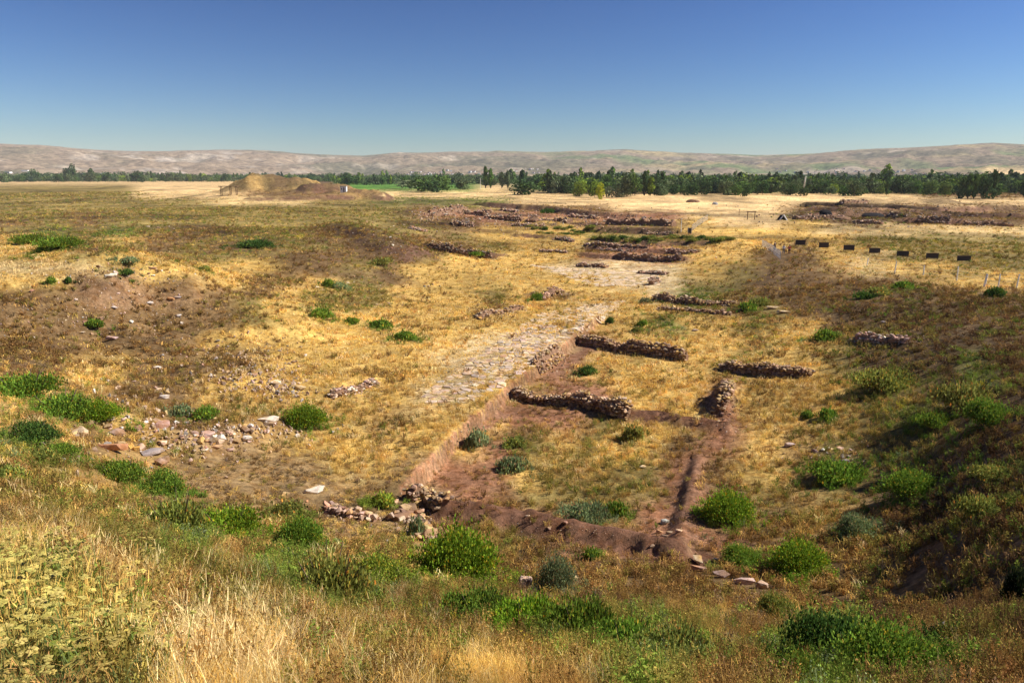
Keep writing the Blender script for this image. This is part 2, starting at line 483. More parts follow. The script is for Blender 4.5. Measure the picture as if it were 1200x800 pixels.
M_GROUND = ground_material(); M_HILL = hill_material(); M_STONE = stone_material()
M_GRASS = plant_material("grass_blades", 'tint', .24)
M_LEAF = plant_material("shrub_leaves", 'object', .3)
M_CROWN = plant_material("tree_leaves", 'object', .2)
M_CROWN_I = plant_material("wood_leaves", 'tint', .2)
M_WOOD = plain_material("weathered_wood", (.16, .10, .06))
M_BARK = plain_material("bark", (.14, .10, .07))
M_DARKPANEL = plain_material("dark_board", (.035, .025, .022), .6)
M_PALEPOST = plain_material("pale_painted_metal", (.72, .74, .74), .5)
M_METAL = plain_material("galvanised_metal", (.35, .36, .36), .5, metal=.4)
M_CONCRETE = plain_material("pale_concrete", (.78, .75, .66))
M_WHITE = plain_material("white_render", (.75, .74, .72))
M_ROOF = plain_material("clay_roof", (.30, .13, .08))
M_GREYROOF = plain_material("grey_roof", (.3, .3, .3))
M_GLASS = plain_material("dark_window_glass", (.03, .04, .05), .2)
M_TARP = plain_material("dark_tarpaulin", (.022, .02, .022), 1.0)
M_SOIL = plain_material("brown_earth", (.22, .13, .08), .95, 2.0, .4)

# ---------------------------------------------------------------- object helpers
def tag(o, label=None, cat=None, group=None, kind=None):
    if label: o['label'] = label
    if cat: o['category'] = cat
    if group: o['group'] = group
    if kind: o['kind'] = kind
    return o
def link(name, me, parent=None, loc=None):
    o = bpy.data.objects.new(name, me); COL.objects.link(o)
    if parent is not None: o.parent = parent
    if loc is not None: o.location = loc
    return o
def empty(name, loc, rz=0):
    o = link(name, None, None, loc); o.rotation_euler[2] = rz; o.empty_display_size = .2; return o
def mesh_np(name, co, faces, mats=(), smooth=False):
    me = bpy.data.meshes.new(name)
    me.from_pydata([tuple(c) for c in co], [], faces)
    for m in mats: me.materials.append(m)
    if smooth: me.polygons.foreach_set("use_smooth", [True] * len(me.polygons))
    me.update(); return me
def fast_mesh(name, co, quads, m, smooth=False, attr=None, attr_name="soil"):
    me = bpy.data.meshes.new(name); k = quads.shape[1]
    me.vertices.add(len(co)); me.vertices.foreach_set("co", np.asarray(co, np.float32).ravel())
    me.loops.add(quads.size); me.loops.foreach_set("vertex_index", quads.astype(np.int32).ravel())
    me.polygons.add(len(quads)); me.polygons.foreach_set("loop_start", np.arange(0, quads.size, k, dtype=np.int32))
    me.update(calc_edges=True)
    if smooth: me.polygons.foreach_set("use_smooth", [True] * len(me.polygons))
    me.materials.append(m)
    if attr is not None:
        a = me.color_attributes.new(attr_name, 'FLOAT_COLOR', 'POINT')
        v = np.ones((len(co), 4), np.float32); v[:, :3] = attr if attr.ndim == 2 else attr[:, None]
        a.data.foreach_set("color", v.ravel())
    return me
WORDS_ = ["first", "second", "third", "fourth", "fifth", "sixth", "seventh", "eighth", "ninth", "tenth", "eleventh", "twelfth", "thirteenth", "fourteenth", "fifteenth", "sixteenth", "seventeenth", "eighteenth", "nineteenth"]
ORDW = WORDS_ + ["twentieth"] + ["twenty-" + w for w in WORDS_[:9]] + ["thirtieth"]
def by_landmark(px, marks, count):
    """'third ... right of the pale pole': the nearest landmark to the left and the rank after it"""
    best = [m for m in marks if m[0] <= px][-1]
    count[best[1]] = count.get(best[1], 0) + 1
    return ORDW[count[best[1]] - 1], best[1]
class MB:
    """collects boxes, bars and tubes into one mesh"""
    def __init__(s): s.v = []; s.f = []
    def box(s, c, size, rz=0):
        n = len(s.v); cz, sz = math.cos(rz), math.sin(rz)
        for dx in (-.5, .5):
            for dy in (-.5, .5):
                for dz in (-.5, .5):
                    x, y = dx * size[0], dy * size[1]
                    s.v.append((c[0] + x * cz - y * sz, c[1] + x * sz + y * cz, c[2] + dz * size[2]))
        s.f += [tuple(n + i for i in q) for q in ((0, 1, 3, 2), (4, 6, 7, 5), (0, 4, 5, 1), (2, 3, 7, 6), (0, 2, 6, 4), (1, 5, 7, 3))]
        return s
    def bar(s, a, b, r0, r1=None, n=6):
        r1 = r0 if r1 is None else r1
        a = Vector(a); b = Vector(b); d = (b - a).normalized()
        u = d.orthogonal().normalized(); w = d.cross(u); k = len(s.v)
        for p, r in ((a, r0), (b, r1)):
            for i in range(n):
                t = 2 * math.pi * i / n
                s.v.append(tuple(p + u * math.cos(t) * r + w * math.sin(t) * r))
        s.f += [(k + i, k + (i + 1) % n, k + n + (i + 1) % n, k + n + i) for i in range(n)]
        s.f += [tuple(k + i for i in range(n))[::-1], tuple(k + n + i for i in range(n))]
        return s
    def mesh(s, name, m, smooth=False): return mesh_np(name, s.v, s.f, (m,), smooth)
    def build(s, name, m, parent=None): return link(name, s.mesh(name, m), parent)

# ---------------------------------------------------------------- the ground
GRID = {}
def hq(x, y):
    x = np.asarray(x, float); y = np.asarray(y, float)
    a = np.arctan2(x, y); r = np.hypot(x, y); A = GRID['ang']; Q = GRID['rr']; Z = GRID['Z']
    i = np.clip(np.searchsorted(A, a) - 1, 0, len(A) - 2); j = np.clip(np.searchsorted(Q, r) - 1, 0, len(Q) - 2)
    fa = np.clip((a - A[i]) / (A[i + 1] - A[i]), 0, 1); fr = np.clip((r - Q[j]) / (Q[j + 1] - Q[j]), 0, 1)
    return (Z[j, i] * (1 - fa) + Z[j, i + 1] * fa) * (1 - fr) + (Z[j + 1, i] * (1 - fa) + Z[j + 1, i + 1] * fa) * fr
def build_ground():
    a1 = np.radians(np.arange(-44, 44.01, .2)); a2 = np.radians(np.arange(45.5, 180, 3.0))
    ang = np.concatenate([-a2[::-1], a1, a2]); ang = np.concatenate([ang, [math.pi]])
    rr = [0.5]
    while rr[-1] < 9500:
        r = rr[-1]; rr.append(r * (1.05 if r < 3 else 1.0125 if r < 110 else 1.0065 if r < 420 else 1.02 if r < 1000 else 1.04))
    rr = np.array(rr)
    A, Rr = np.meshgrid(ang, rr)
    X = (Rr * np.sin(A)).ravel(); Y = (Rr * np.cos(A)).ravel()
    Z = hgt(X, Y)
    na, nr = len(ang), len(rr)
    i = np.arange(nr - 1)[:, None] * na; j = np.arange(na)[None]; jn = (j + 1) % na
    q = np.stack([i + j, i + jn, i + na + jn, i + na + j], -1).reshape(-1, 4)[:, ::-1]
    Zg = Z.reshape(nr, na)
    dr_ = np.gradient(Zg, rr, axis=0); da_ = (np.roll(Zg, -1, 1) - np.roll(Zg, 1, 1)) / (np.maximum((np.roll(ang, -1) - np.roll(ang, 1)) % (2 * math.pi), 1e-4)[None] * rr[:, None])
    col = final_soil(X, Y, Z, np.hypot(dr_, da_).ravel())
    co = np.stack([X, Y, Z], 1)
    GRID.update(ang=ang, rr=rr, Z=Z.reshape(nr, na))
    me = fast_mesh("ground", co, q, M_GROUND, True, col)
    o = link("ground", me); tag(o, kind='structure')
    o['label'] = "dry grassy ground of the excavated site reaching to the hills"
build_ground()

SKY_Y = [(-600, 175), (-300, 170), (0, 168), (60, 170), (130, 176), (200, 178), (270, 177), (320, 177), (380, 182), (430, 183),
         (470, 179), (560, 178), (640, 179), (730, 176), (790, 180), (880, 182), (950, 180), (1000, 176), (1080, 172), (1150, 169), (1200, 171), (1500, 172), (1800, 168)]
def build_hills():
    ang = np.radians(np.arange(-52, 52.01, .16)); nr = 90
    t = np.linspace(0, 1.2, nr)
    A, T = np.meshgrid(ang, t)
    Rad = 2900 + T * 4800
    px = 600 + FPX * np.tan(A) / CP * .98
    sy = np.interp(px, [p[0] for p in SKY_Y], [p[1] for p in SKY_Y])
    rid = 7700 * np.cos(A)
    H = CAM_Z + (205 - sy) / FPX * rid * .97
    X, Y = Rad * np.sin(A), Rad * np.cos(A)
    up = .12 * T + .88 * sstep(.1, 1, T) ** 1.2
    up = np.where(T > 1, 1 - (T - 1) * 2.2, up)
    g = np.abs(fbm(X / 420, Y / 420, 41, 5)) * 2
    g2 = fbm(X / 900, Y / 900, 43, 4)
    env = np.clip(T * 4, 0, 1) * np.clip((1.02 - T) * 3, 0.12, 1)
    Z = -4 + H * up + env * (-g * 90 + g2 * 120)
    x, y, z = X.ravel(), Y.ravel(), Z.ravel()
    ppx, ppy = project(x, y, z)
    base = np.array([.24, .18, .12]); n1 = fbm(x / 500, y / 700, 51, 4); n2 = fbm(x / 240, y / 240, 55, 4); n3 = fbm(x / 700, y / 300, 58, 3)
    c = np.tile(base, (len(x), 1))
    def mixc(c, col, w): w = np.clip(w, 0, 1)[:, None]; return c * (1 - w) + np.array(col) * w
    c = mixc(c, (.13, .16, .065), (n1 - .02) * 6 * sstep(500, 750, ppx))
    c = mixc(c, (.15, .13, .08), (-n1 - .03) * 6)
    c = mixc(c, (.32, .25, .13), (n3 - .08) * 9 * sstep(500, 800, ppx))
    c = mixc(c, (.40, .35, .30), (n2 - .09) * 8 * sstep(60, 130, ppx) * (1 - sstep(280, 330, ppx)) * sstep(173, 182, ppy))
    c = mixc(c, (.34, .28, .21), (n2 - .14) * 9)
    c = mixc(c, (.55, .40, .2), sstep(1140, 1170, ppx) * sstep(196, 199, ppy))
    ny, nx = A.shape
    i = np.arange(ny - 1)[:, None] * nx; j = np.arange(nx - 1)[None]
    q = np.stack([i + j, i + j + 1, i + nx + j + 1, i + nx + j], -1).reshape(-1, 4)[:, ::-1]
    o = link("hills", fast_mesh("hills", np.stack([x, y, z], 1), q, M_HILL, True, c)); tag(o, kind='structure')
    o['label'] = "long range of bare brown hills along the horizon"
    return X, Y, Z
HX, HY, HZ = build_hills()

# ---------------------------------------------------------------- exclusion map for plants
EXC = set()
def exclude(x, y, r, c=.2):
    n = int(r / c) + 1
    for i in range(-n, n + 1):
        for j in range(-n, n + 1):
            if i * i + j * j <= (r / c) ** 2 + .5:
                EXC.add((int(math.floor(x / c)) + i) * 1000003 + int(math.floor(y / c)) + j)

# ---------------------------------------------------------------- stones
def rock_mesh(seed, sx=1, sy=.8, sz=.65, n=15, flat=0.0):
    rr = random.Random(seed); bm = bmesh.new()
    for _ in range(n):
        v = Vector((rr.gauss(0, 1), rr.gauss(0, 1), rr.gauss(0, 1))).normalized()
        if flat:
            v.z = max(-flat, min(flat, v.z)) / flat * .8
        v *= rr.uniform(.85, 1.1)
        bm.verts.new((v.x * sx * .5, v.y * sy * .5, v.z * sz * .5))
    r = bmesh.ops.convex_hull(bm, input=bm.verts)
    bmesh.ops.delete(bm, geom=[g for g in r['geom_interior'] if isinstance(g, bmesh.types.BMVert)], context='VERTS')
    me = bpy.data.meshes.new("rock"); bm.to_mesh(me); bm.free(); me.materials.append(M_STONE); return me
ROCKS = [rock_mesh(i, 1, R.uniform(.65, .95), R.uniform(.5, .8), R.randint(12, 17), R.choice((0, .6))) for i in range(12)]
SLABS = [rock_mesh(50 + i, 1, R.uniform(.6, .85), .22, 14, .5) for i in range(4)]
TAN = [(.50, .36, .25), (.42, .29, .20), (.56, .42, .30), (.36, .26, .19), (.48, .32, .17), (.33, .22, .16)]
OCHRE = [(.46, .31, .13), (.52, .36, .16), (.36, .24, .12), (.42, .30, .19), (.30, .2, .13)]
PINK = [(.55, .37, .30), (.62, .45, .37), (.45, .30, .25), (.50, .28, .20)]
GREY = [(.32, .28, .24), (.40, .35, .30), (.24, .21, .18)]
WHITE = [(.72, .65, .56), (.80, .73, .64)]
def jit(c, a=.12):
    k = 1 + R.uniform(-a, a); return tuple(min(1, v * k * (1 + R.uniform(-.05, .05))) for v in c)
def stone(name, me, loc, size, col, parent=None, rot=None, sink=.25, free=False):
    o = link(name, me, parent)
    s = size if isinstance(size, tuple) else (size * R.uniform(.9, 1.2), size * R.uniform(.8, 1.1), size * R.uniform(.75, 1.1))
    o.scale = s
    o.rotation_euler = rot if rot else (R.uniform(-.25, .25), R.uniform(-.25, .25), R.uniform(0, 6.28))
    o.location = loc; o.color = (*col, 1)
    return o

def resample(pts, step):
    out = []; 
    for a, b in zip(pts[:-1], pts[1:]):
        L = (b - a).length; n = max(1, int(L / step))
        for i in range(n): out.append(a.lerp(b, i / n))
    out.append(pts[-1]); return out

FALLEN = []
def stone_wall(px, height, thick, label, sz=.3, pal=TAN + OCHRE, name="stone_wall", group=None, taper=.5, both=True, lim=290, courses=None):
    P = [G(a, b) for a, b in px]
    P2 = [Vector((p.x, p.y, 0)) for p in P]
    L = sum((b - a).length for a, b in zip(P2[:-1], P2[1:]))
    mid = P[len(P) // 2]
    root = empty(name, (P[0].x, P[0].y, P[0].z))
    tag(root, label, 'wall', group)
    org = root.location.copy()
    prof = lambda s: height * (1 - taper * (max(0, 1 - s / .9) ** 2 + max(0, 1 - (L - s) / 1.4) ** 2) * .8) * (1 + 1.5 * float(fbm(np.array([s * .75]), np.array([mid.x]), 77, 3)[0]))
    def at(s, off):
        a = 0
        for p, q in zip(P2[:-1], P2[1:]):
            l = (q - p).length
            if s <= a + l + 1e-6 or q is P2[-1]:
                d = (q - p).normalized(); nrm = Vector((d.y, -d.x, 0)); w = p + d * (s - a) + nrm * off
                return w, math.atan2(d.y, d.x)
            a += l
    # earth core
    v = []; f = []; S = np.linspace(.1, L - .1, max(4, int(L / .5)))
    for k, s_ in enumerate(S):
        for off, hh in ((-.36, -.5), (-.27, .8), (.27, .8), (.36, -.5)):
            w, _ = at(s_, off * thick); z = gz(w.x, w.y)
            v.append((w.x - org.x, w.y - org.y, z + (prof(s_) * hh if hh > 0 else hh) - org.z))
        if k: b = 4 * k; f += [(b - 4 + i, b - 3 + i, b + 1 + i, b + i) for i in range(3)]
    f += [(0, 1, 2, 3), tuple(len(v) - 4 + i for i in (3, 2, 1, 0))]
    link("earth_core", mesh_np("earth_core", v, f, (M_SOIL,)), root)
    spots = []
    nc = courses or max(1, int(round(height / (sz * .62))))
    for c in range(nc):
        s_ = R.uniform(0, sz)
        while s_ < L:
            h = prof(s_)
            zc = (c + .45) * height / nc
            if zc < h:
                spots.append((s_, .45 * thick, zc, 'f'))
                if both: spots.append((s_ + sz * .4, -.45 * thick, zc, 'b'))
            s_ += sz * R.uniform(.75, 1.2)
    s_ = 0
    while s_ < L:
        for off in np.arange(-.3, .31, max(.2, sz / thick * .8)):
            spots.append((s_ + R.uniform(-.1, .1), off * thick, None, 't'))
        s_ += sz * .85
    if len(spots) > lim:
        bk = [q for q in spots if q[3] == 'b']; R.shuffle(bk)
        drop = set(map(id, bk[:len(spots) - lim])); spots = [q for q in spots if id(q) not in drop]
        R.shuffle(spots); spots = spots[:lim]
    for s_, off, zc, kk in spots:
        w, az = at(min(max(s_, 0), L), off + R.uniform(-.06, .06)); z = gz(w.x, w.y)
        zz = z + (prof(s_) * .92 + R.uniform(-.04, .08) if zc is None else zc + R.uniform(-.04, .04))
        m = R.choice(ROCKS); q = sz * R.choice((R.uniform(.6, 1.0), R.uniform(.9, 1.2), R.uniform(1.1, 1.7)))
        o = stone("stone", m, (w.x - org.x, w.y - org.y, zz - org.z), (q * 1.1, q, q * .95), jit(R.choice(pal), .3), root,
                  (R.uniform(-.3, .3), R.uniform(-.3, .3), az + R.uniform(-.5, .5) + R.choice((0, 1.57))))
    for p in resample(P2, .3): exclude(p.x, p.y, thick * .5 + .2)
    for _ in range(int(L * 5 * min(1, 60 / P[0].length))):
        w, az = at(R.uniform(0, L), R.choice((1, 1, -1)) * thick * R.uniform(.55, 1.3)); FALLEN.append((w.x, w.y, sz * R.uniform(.35, .9), R.choice(pal)))
    return root

stone_wall([(602, 463), (660, 474), (738, 489)], 1.0, .9, "long dry-stone wall beside the paved road, nearest of the room walls", .31)
stone_wall([(678, 401), (735, 412), (806, 423)], .95, .9, "dry-stone wall beyond the green tuft, running right from the road edge", .36)
stone_wall([(843, 432), (895, 439), (952, 441)], .85, .9, "short dark dry-stone wall standing alone in golden grass right of the rooms", .33)
stone_wall([(766, 351), (815, 357), (862, 357)], .8, 1.0, "dark stone wall with two ragged courses below the brown bank", .42)
stone_wall([(770, 362), (812, 366), (858, 369)], .4, .9, "low tumbled stone course lying just in front of the dark wall below the bank", .4, lim=70)
stone_wall([(628, 428), (643, 420), (655, 412)], .7, 1.1, "crumbling corner pile of wall stones beside the road", .34, lim=110)
stone_wall([(840, 482), (848, 470), (853, 452)], .75, 1.0, "stub of wall pointing at the viewer with a black shadow on its left", .34, lim=120)
stone_wall([(378, 598), (410, 606), (442, 612)], .5, .6, "low line of pale wall stones in the foreground left of the corner heap", .33, PINK + TAN, lim=70)
stone_wall([(478, 587), (500, 588), (522, 594)], .7, .9, "rounded heap of ochre wall stones at the corner of the earth ridge", .30, OCHRE + TAN, lim=110)
stone_wall([(462, 612), (486, 604), (500, 634)], .35, .6, "bent line of large pale blocks above the big green bush", .5, TAN + [(.5, .44, .26)], lim=36)
stone_wall([(388, 466), (415, 458), (442, 448)], .45, .8, "short pale wall remnant in the golden grass left of the paved road", .34, PINK + WHITE + TAN, lim=80)
stone_wall([(1003, 396), (1035, 400), (1066, 400)], .45, .7, "row of pale and dark stones low on the shaded right bank", .4, PINK + WHITE + GREY, lim=60)
stone_wall([(560, 374), (584, 368), (612, 362)], .5, 1.3, "ragged pile of brown stones left of the paved road", .42, TAN + OCHRE, lim=80)
stone_wall([(632, 352), (645, 345), (660, 343)], .6, 1.3, "small heap of reddish wall stones beside the pale paving", .5, PINK + OCHRE, lim=50)
stone_wall([(502, 288), (540, 294), (578, 300)], .8, .9, "dark thin wall remnant in grass left of the pale paving", .5, GREY + TAN, lim=120)
far_pal = TAN + PINK + GREY
for pp, h, th, lab in (
        ([(505, 252), (545, 245)], 1.3, 5, "pale grey rubble wall at the left end of the far excavation"),
        ([(568, 256), (612, 258)], 1.4, 2.5, "reddish broken wall under the long far scarp"),
        ([(620, 257), (668, 261)], 1.6, 5, "dark rubble wall in the middle of the far excavation"),
        ([(712, 263), (790, 265)], 2.2, 5, "long dark stone wall at the right end of the far excavation"),
        ([(633, 295), (665, 297)], .6, 1, "thin low wall left of the pale paving's far end"),
        ([(684, 288), (760, 291)], .7, 1, "straight brown wall row crossing behind the pale paving"),
        ([(783, 296), (815, 297)], .9, 1.5, "short thick wall block at the end of the behind-paving rows"),
        ([(722, 299), (800, 304)], .6, 1, "nearer brown wall row just beyond the pale paving"),
        ([(676, 312), (712, 314)], .6, 2.2, "small reddish ruin standing at the middle of the pale paving"),
        ([(748, 320), (782, 322)], .5, 1, "low stone edge on the right side of the pale paving"),
        ([(762, 334), (772, 330)], .9, 1.2, "dark stone lump at the corner where the paved road narrows"),
        ([(545, 249), (575, 252)], 1.2, 3, "red brown wall block at the left foot of the long far scarp"),
        ([(588, 247), (606, 249)], 1.0, 2, "small upright red wall block close under the long far scarp"),
        ([(600, 265), (640, 266)], .9, 2.5, "low tan wall in front of the dark rubble wall of the far dig"),
        ([(668, 255), (700, 257)], 1.3, 3, "broken wall between the two dark rubble masses of the far dig"),
        ([(530, 262), (556, 264)], .9, 2, "brown wall stump in the grass left of the far dig"),
        ([(650, 281), (672, 284)], .7, 1.2, "short wall stump at the left end of the wall rows"),
        ([(700, 293), (735, 295)], .5, 1, "short wall between the two long rows behind the paving"),
        ([(758, 274), (790, 274)], .5, 1.2, "faint pale stone row between the two green strips"),
        ([(480, 268), (500, 272)], .5, 2.0, "scattered pale wall stones left of the dark thin remnant"),
        ([(930, 257), (985, 256)], 1.2, 3, "dark stone wall at the left of the far right excavation"),
        ([(1000, 262), (1035, 263)], 1.0, 2, "low wall before the black pit on the far right"),
        ([(1075, 259), (1115, 262)], 1.2, 3, "brown wall in the middle of the far right excavation"),
        ([(1130, 263), (1185, 266)], 1.2, 3, "grey brown wall at the right end of the far right excavation"),
        ([(985, 240), (1015, 238)], 1.6, 4, "stony spoil wall on top of the far right excavation")):
    m = G(*pp[0]); sz_ = max(.4, pxm(m) * 2.6)
    stone_wall(pp, h, th, lab, sz_, far_pal, "ruined_wall", "ruined walls of the far excavation", lim=70, both=False, courses=2)

# ---- named single stones
def lone(px, py, size, col, label, me=None, rz=0, name="loose_stone", tilt=0.08, sink=.3):
    p = G(px, py); m = me or R.choice(ROCKS)
    o = stone(name, m, (p.x, p.y, p.z + size[2] * .5 * (1 - sink) * (.22 if m in SLABS else .65) * 1.1), size, col, None, (R.uniform(-tilt, tilt), R.uniform(-tilt, tilt), rz))
    tag(o, label, 'stone'); exclude(p.x, p.y, max(size[:2]) * .5 + .1)
    for q_ in (.5, 1.0, 1.5): exclude(p.x * (1 - q_ / p.length), p.y * (1 - q_ / p.length), max(size[:2]) * .5)
    return o
lone(367, 577, (1.3, 1.1, 1.6), (.78, .70, .60), "large white slab lying alone on the bare brown ground", SLABS[0], .6)
lone(314, 494, (1.7, 1.2, 1.6), (.74, .66, .55), "long pale slab resting on the rubble left of the round green bush", SLABS[1], .35)
lone(290, 517, (.75, .65, .7), (.82, .78, .74), "round white boulder at the right end of the rubble line")
lone(131, 527, (1.7, .8, 2.2), (.50, .27, .16), "long orange slab at the left end of the rubble", SLABS[2], .2)
lone(178, 532, (1.5, 1.2, 1.8), (.32, .27, .26), "broad dark grey slab lying in the rubble", SLABS[3], .9)
lone(192, 467, (.8, .5, 1.6), (.66, .60, .55), "pale rectangular block lying above the rubble", SLABS[0], .5)
lone(184, 433, (.8, .6, .6), (.80, .74, .66), "bright chalky stone on the slope above the rubble")
lone(160, 528, (.5, .45, .6), (.55, .34, .10), "small yellow orange stone beside the grey slab")
lone(249, 518, (.8, .5, .6), (.33, .32, .35), "blue grey stone leaning in the rubble line", None, .6)
lone(255, 525, (.8, .5, .5), (.58, .38, .22), "orange tan block just below the blue grey stone", None, .4)
lone(323, 452, (1.0, .8, .9), (.80, .70, .58), "big cream coloured block at the foot of the ochre scree")
lone(352, 457, (1.2, .8, .9), (.62, .48, .28), "yellowish block right of the big cream block")
lone(615, 688, (.62, .5, .95), (.60, .44, .36), "pink pyramid shaped stone below the earth ridge", None, .4)
lone(671, 680, (.5, .42, .5), (.66, .54, .34), "rounded yellowish stone half hidden in weeds", None, .2)
lone(817, 660, (.55, .42, .75), (.66, .54, .38), "pale upright block at the left end of the kerb row", None, 2.2)
for k, (x_, y_, l_, w) in enumerate(((818, 669, "first and leftmost long block of the kerb row", .84), (843, 676, "second long block of the kerb row with a shadow gap before it", .86),
                                     (871, 684, "third and palest long block of the kerb row", .9), (892, 689, "short last block at the right end of the kerb row", .55))):
    lone(x_, y_, (w, .42, .62), [(.50, .34, .30), (.50, .36, .31), (.62, .46, .42), (.55, .42, .36)][k], l_, ROCKS[k], -.28, "kerb_stone", .05)
lone(838, 657, (.4, .35, .35), (.5, .38, .3), "small stone just right of the pale upright block")
lone(779, 614, (.5, .45, .55), (.42, .42, .38), "round grey stone on top of the little heap in the black shadow")
for k, (x_, y_, l_) in enumerate(((772, 624, "dark tan stone at the left of the little shadowed heap"), (784, 625, "light tan stone in the middle of the little shadowed heap"),
                                  (795, 623, "orange tan stone at the right of the little shadowed heap"), (779, 629, "lowest stone of the little shadowed heap"))):
    lone(x_, y_, (.45, .35, .32), jit(TAN[k]), l_)
lone(905, 362, (1.9, 1.2, .9), (.66, .50, .30), "straw coloured rock on the brown bank above the stone wall")
lone(918, 367, (1.8, 1.0, .7), (.66, .52, .32), "lower of the two straw coloured rocks on the brown bank")
lone(925, 523, (.75, .5, .5), (.60, .48, .46), "pinkish white stone on the slope right of the golden grass")
lone(200, 352, (.9, .6, .6), (.55, .30, .14), "orange stone at the top of the brown left bank")
lone(208, 350, (.9, .5, .5), (.45, .4, .42), "grey stone touching the orange one on the left bank", None, .5)
lone(176, 357, (.8, .6, .6), (.78, .70, .64), "cream stone left of the orange one on the brown bank")
lone(134, 362, (.7, .4, .5), (.72, .62, .56), "pale pink stone high on the brown left bank")
lone(209, 371, (.7, .5, .5), (.80, .72, .64), "white stone below the orange one on the left bank")
lone(95, 390, (.9, .35, .5), (.76, .70, .62), "flat white stone in the middle of the brown left bank", SLABS[1], .2)
lone(131, 398, (1.2, .7, .7), (.48, .34, .32), "mauve brown boulder halfway down the left bank")
lone(753, 548, (.5, .4, .35), (.66, .54, .36), "cream stone alone among weeds in the earthen room")
lone(600, 552, (.35, .3, .3), (.6, .5, .42), "small pale stone at the edge of the earth ridge")
lone(814, 388, (.9, .5, .5), (.50, .42, .38), "grey pink stone in grass between the two right hand walls")
lone(1104, 736, (.3, .25, .3), (.62, .6, .58), "small white stone on the dark slope at lower right")
lone(1035, 378, (.6, .4, .4), (.5, .45, .45), "small pale stone on the shaded bank above the stone row")

# ---- clusters of countable loose stones
def cluster(n, cx, cy, sx, sy, smin, smax, pal, place, ang=0.0):
    groups = {id(TAN): "tan", id(OCHRE): "ochre", id(PINK): "pink", id(GREY): "grey", id(WHITE): "chalky white"}
    for _ in range(max(3, int(n * .5))):
        a = R.gauss(0, .5) * sx; b = R.gauss(0, .5) * sy
        px = cx + a * math.cos(ang) - b * math.sin(ang); py = cy + a * math.sin(ang) + b * math.cos(ang)
        p = G(px, py); pl = R.choice(pal); s = R.uniform(smin, smax) * R.uniform(.7, 1.25)
        word = "larger" if s > (smin + smax) * .5 else "small"
        o = stone("loose_stone", R.choice(ROCKS + SLABS[:2]), (p.x, p.y, p.z + s * .12), s, jit(R.choice(pl), .15))
        tag(o, f"{word} {groups[id(pl)]} stone {place}", 'stone', f"{word} {groups[id(pl)]} stones {place}")
        exclude(p.x, p.y, s * .55)
cluster(40, 160, 515, 80, 34, .35, 1.05, [TAN, PINK, OCHRE, TAN], "in the rubble at the foot of the left slope", .1)
cluster(30, 225, 516, 60, 24, .35, .95, [TAN, OCHRE, GREY, PINK], "in the rubble left of the blue grey stone", -.1)
cluster(34, 290, 506, 90, 11, .35, .85, [PINK, TAN, WHITE], "in the rubble line beneath the long pale slab", -.35)
cluster(26, 160, 465, 60, 26, .25, .65, [TAN, PINK, WHITE], "on the slope above the rubble", .5)
cluster(34, 285, 432, 80, 28, .22, .6, [OCHRE, OCHRE, GREY, TAN], "in the ochre scree above the cream block", .25)
cluster(22, 275, 408, 90, 12, .22, .5, [TAN, PINK, GREY], "along the grassy lip above the ochre scree")
cluster(30, 120, 370, 130, 30, .22, .6, [WHITE, PINK, TAN], "scattered on the brown left bank", .05)
cluster(22, 150, 322, 70, 10, .3, .9, [PINK, TAN, WHITE], "on the crest of the brown left bank")
cluster(12, 190, 268, 25, 4, .5, 1.2, [PINK, WHITE, TAN], "in the grass of the left plateau")
cluster(26, 450, 280, 34, 16, .3, .75, [WHITE, PINK, TAN], "on the brown hummock left of centre", .3)
cluster(14, 480, 268, 20, 6, .4, .9, [WHITE, PINK], "in grass above the brown hummock")
cluster(12, 395, 333, 30, 8, .3, .7, [PINK, WHITE], "beside the green tufts below the hummock")
cluster(14, 445, 358, 30, 8, .3, .6, [TAN, PINK], "in the golden grass below the hummock")
cluster(8, 512, 336, 14, 4, .4, .8, [TAN, GREY], "in the golden grass left of the road")
cluster(16, 980, 530, 60, 14, .2, .55, [PINK, WHITE, GREY], "on the weedy slope at right", .25)
cluster(14, 470, 605, 26, 16, .3, .6, [OCHRE, TAN], "around the bent line of blocks")
cluster(10, 930, 672, 40, 10, .2, .4, [PINK, TAN], "in the weeds right of the kerb row", .3)
cluster(14, 650, 618, 100, 8, .14, .3, [PINK, TAN], "lying along the brown earth ridge", .25)
cluster(8, 540, 500, 20, 20, .12, .25, [TAN, PINK], "fallen below the earthen cut", -1)
cluster(8, 320, 590, 40, 16, .15, .4, [PINK, TAN], "on the bare brown ground by the white slab")
cluster(14, 850, 492, 20, 8, .2, .45, [TAN, PINK], "beside the wall stub", -.4)
cluster(18, 560, 256, 60, 8, .6, 1.5, [PINK, TAN, GREY], "in the far excavation under the scarp")
cluster(14, 740, 270, 60, 8, .6, 1.3, [PINK, TAN, GREY], "beside the far dark walls")
cluster(18, 1050, 250, 90, 8, .8, 2.0, [GREY, TAN], "in the far right excavation")

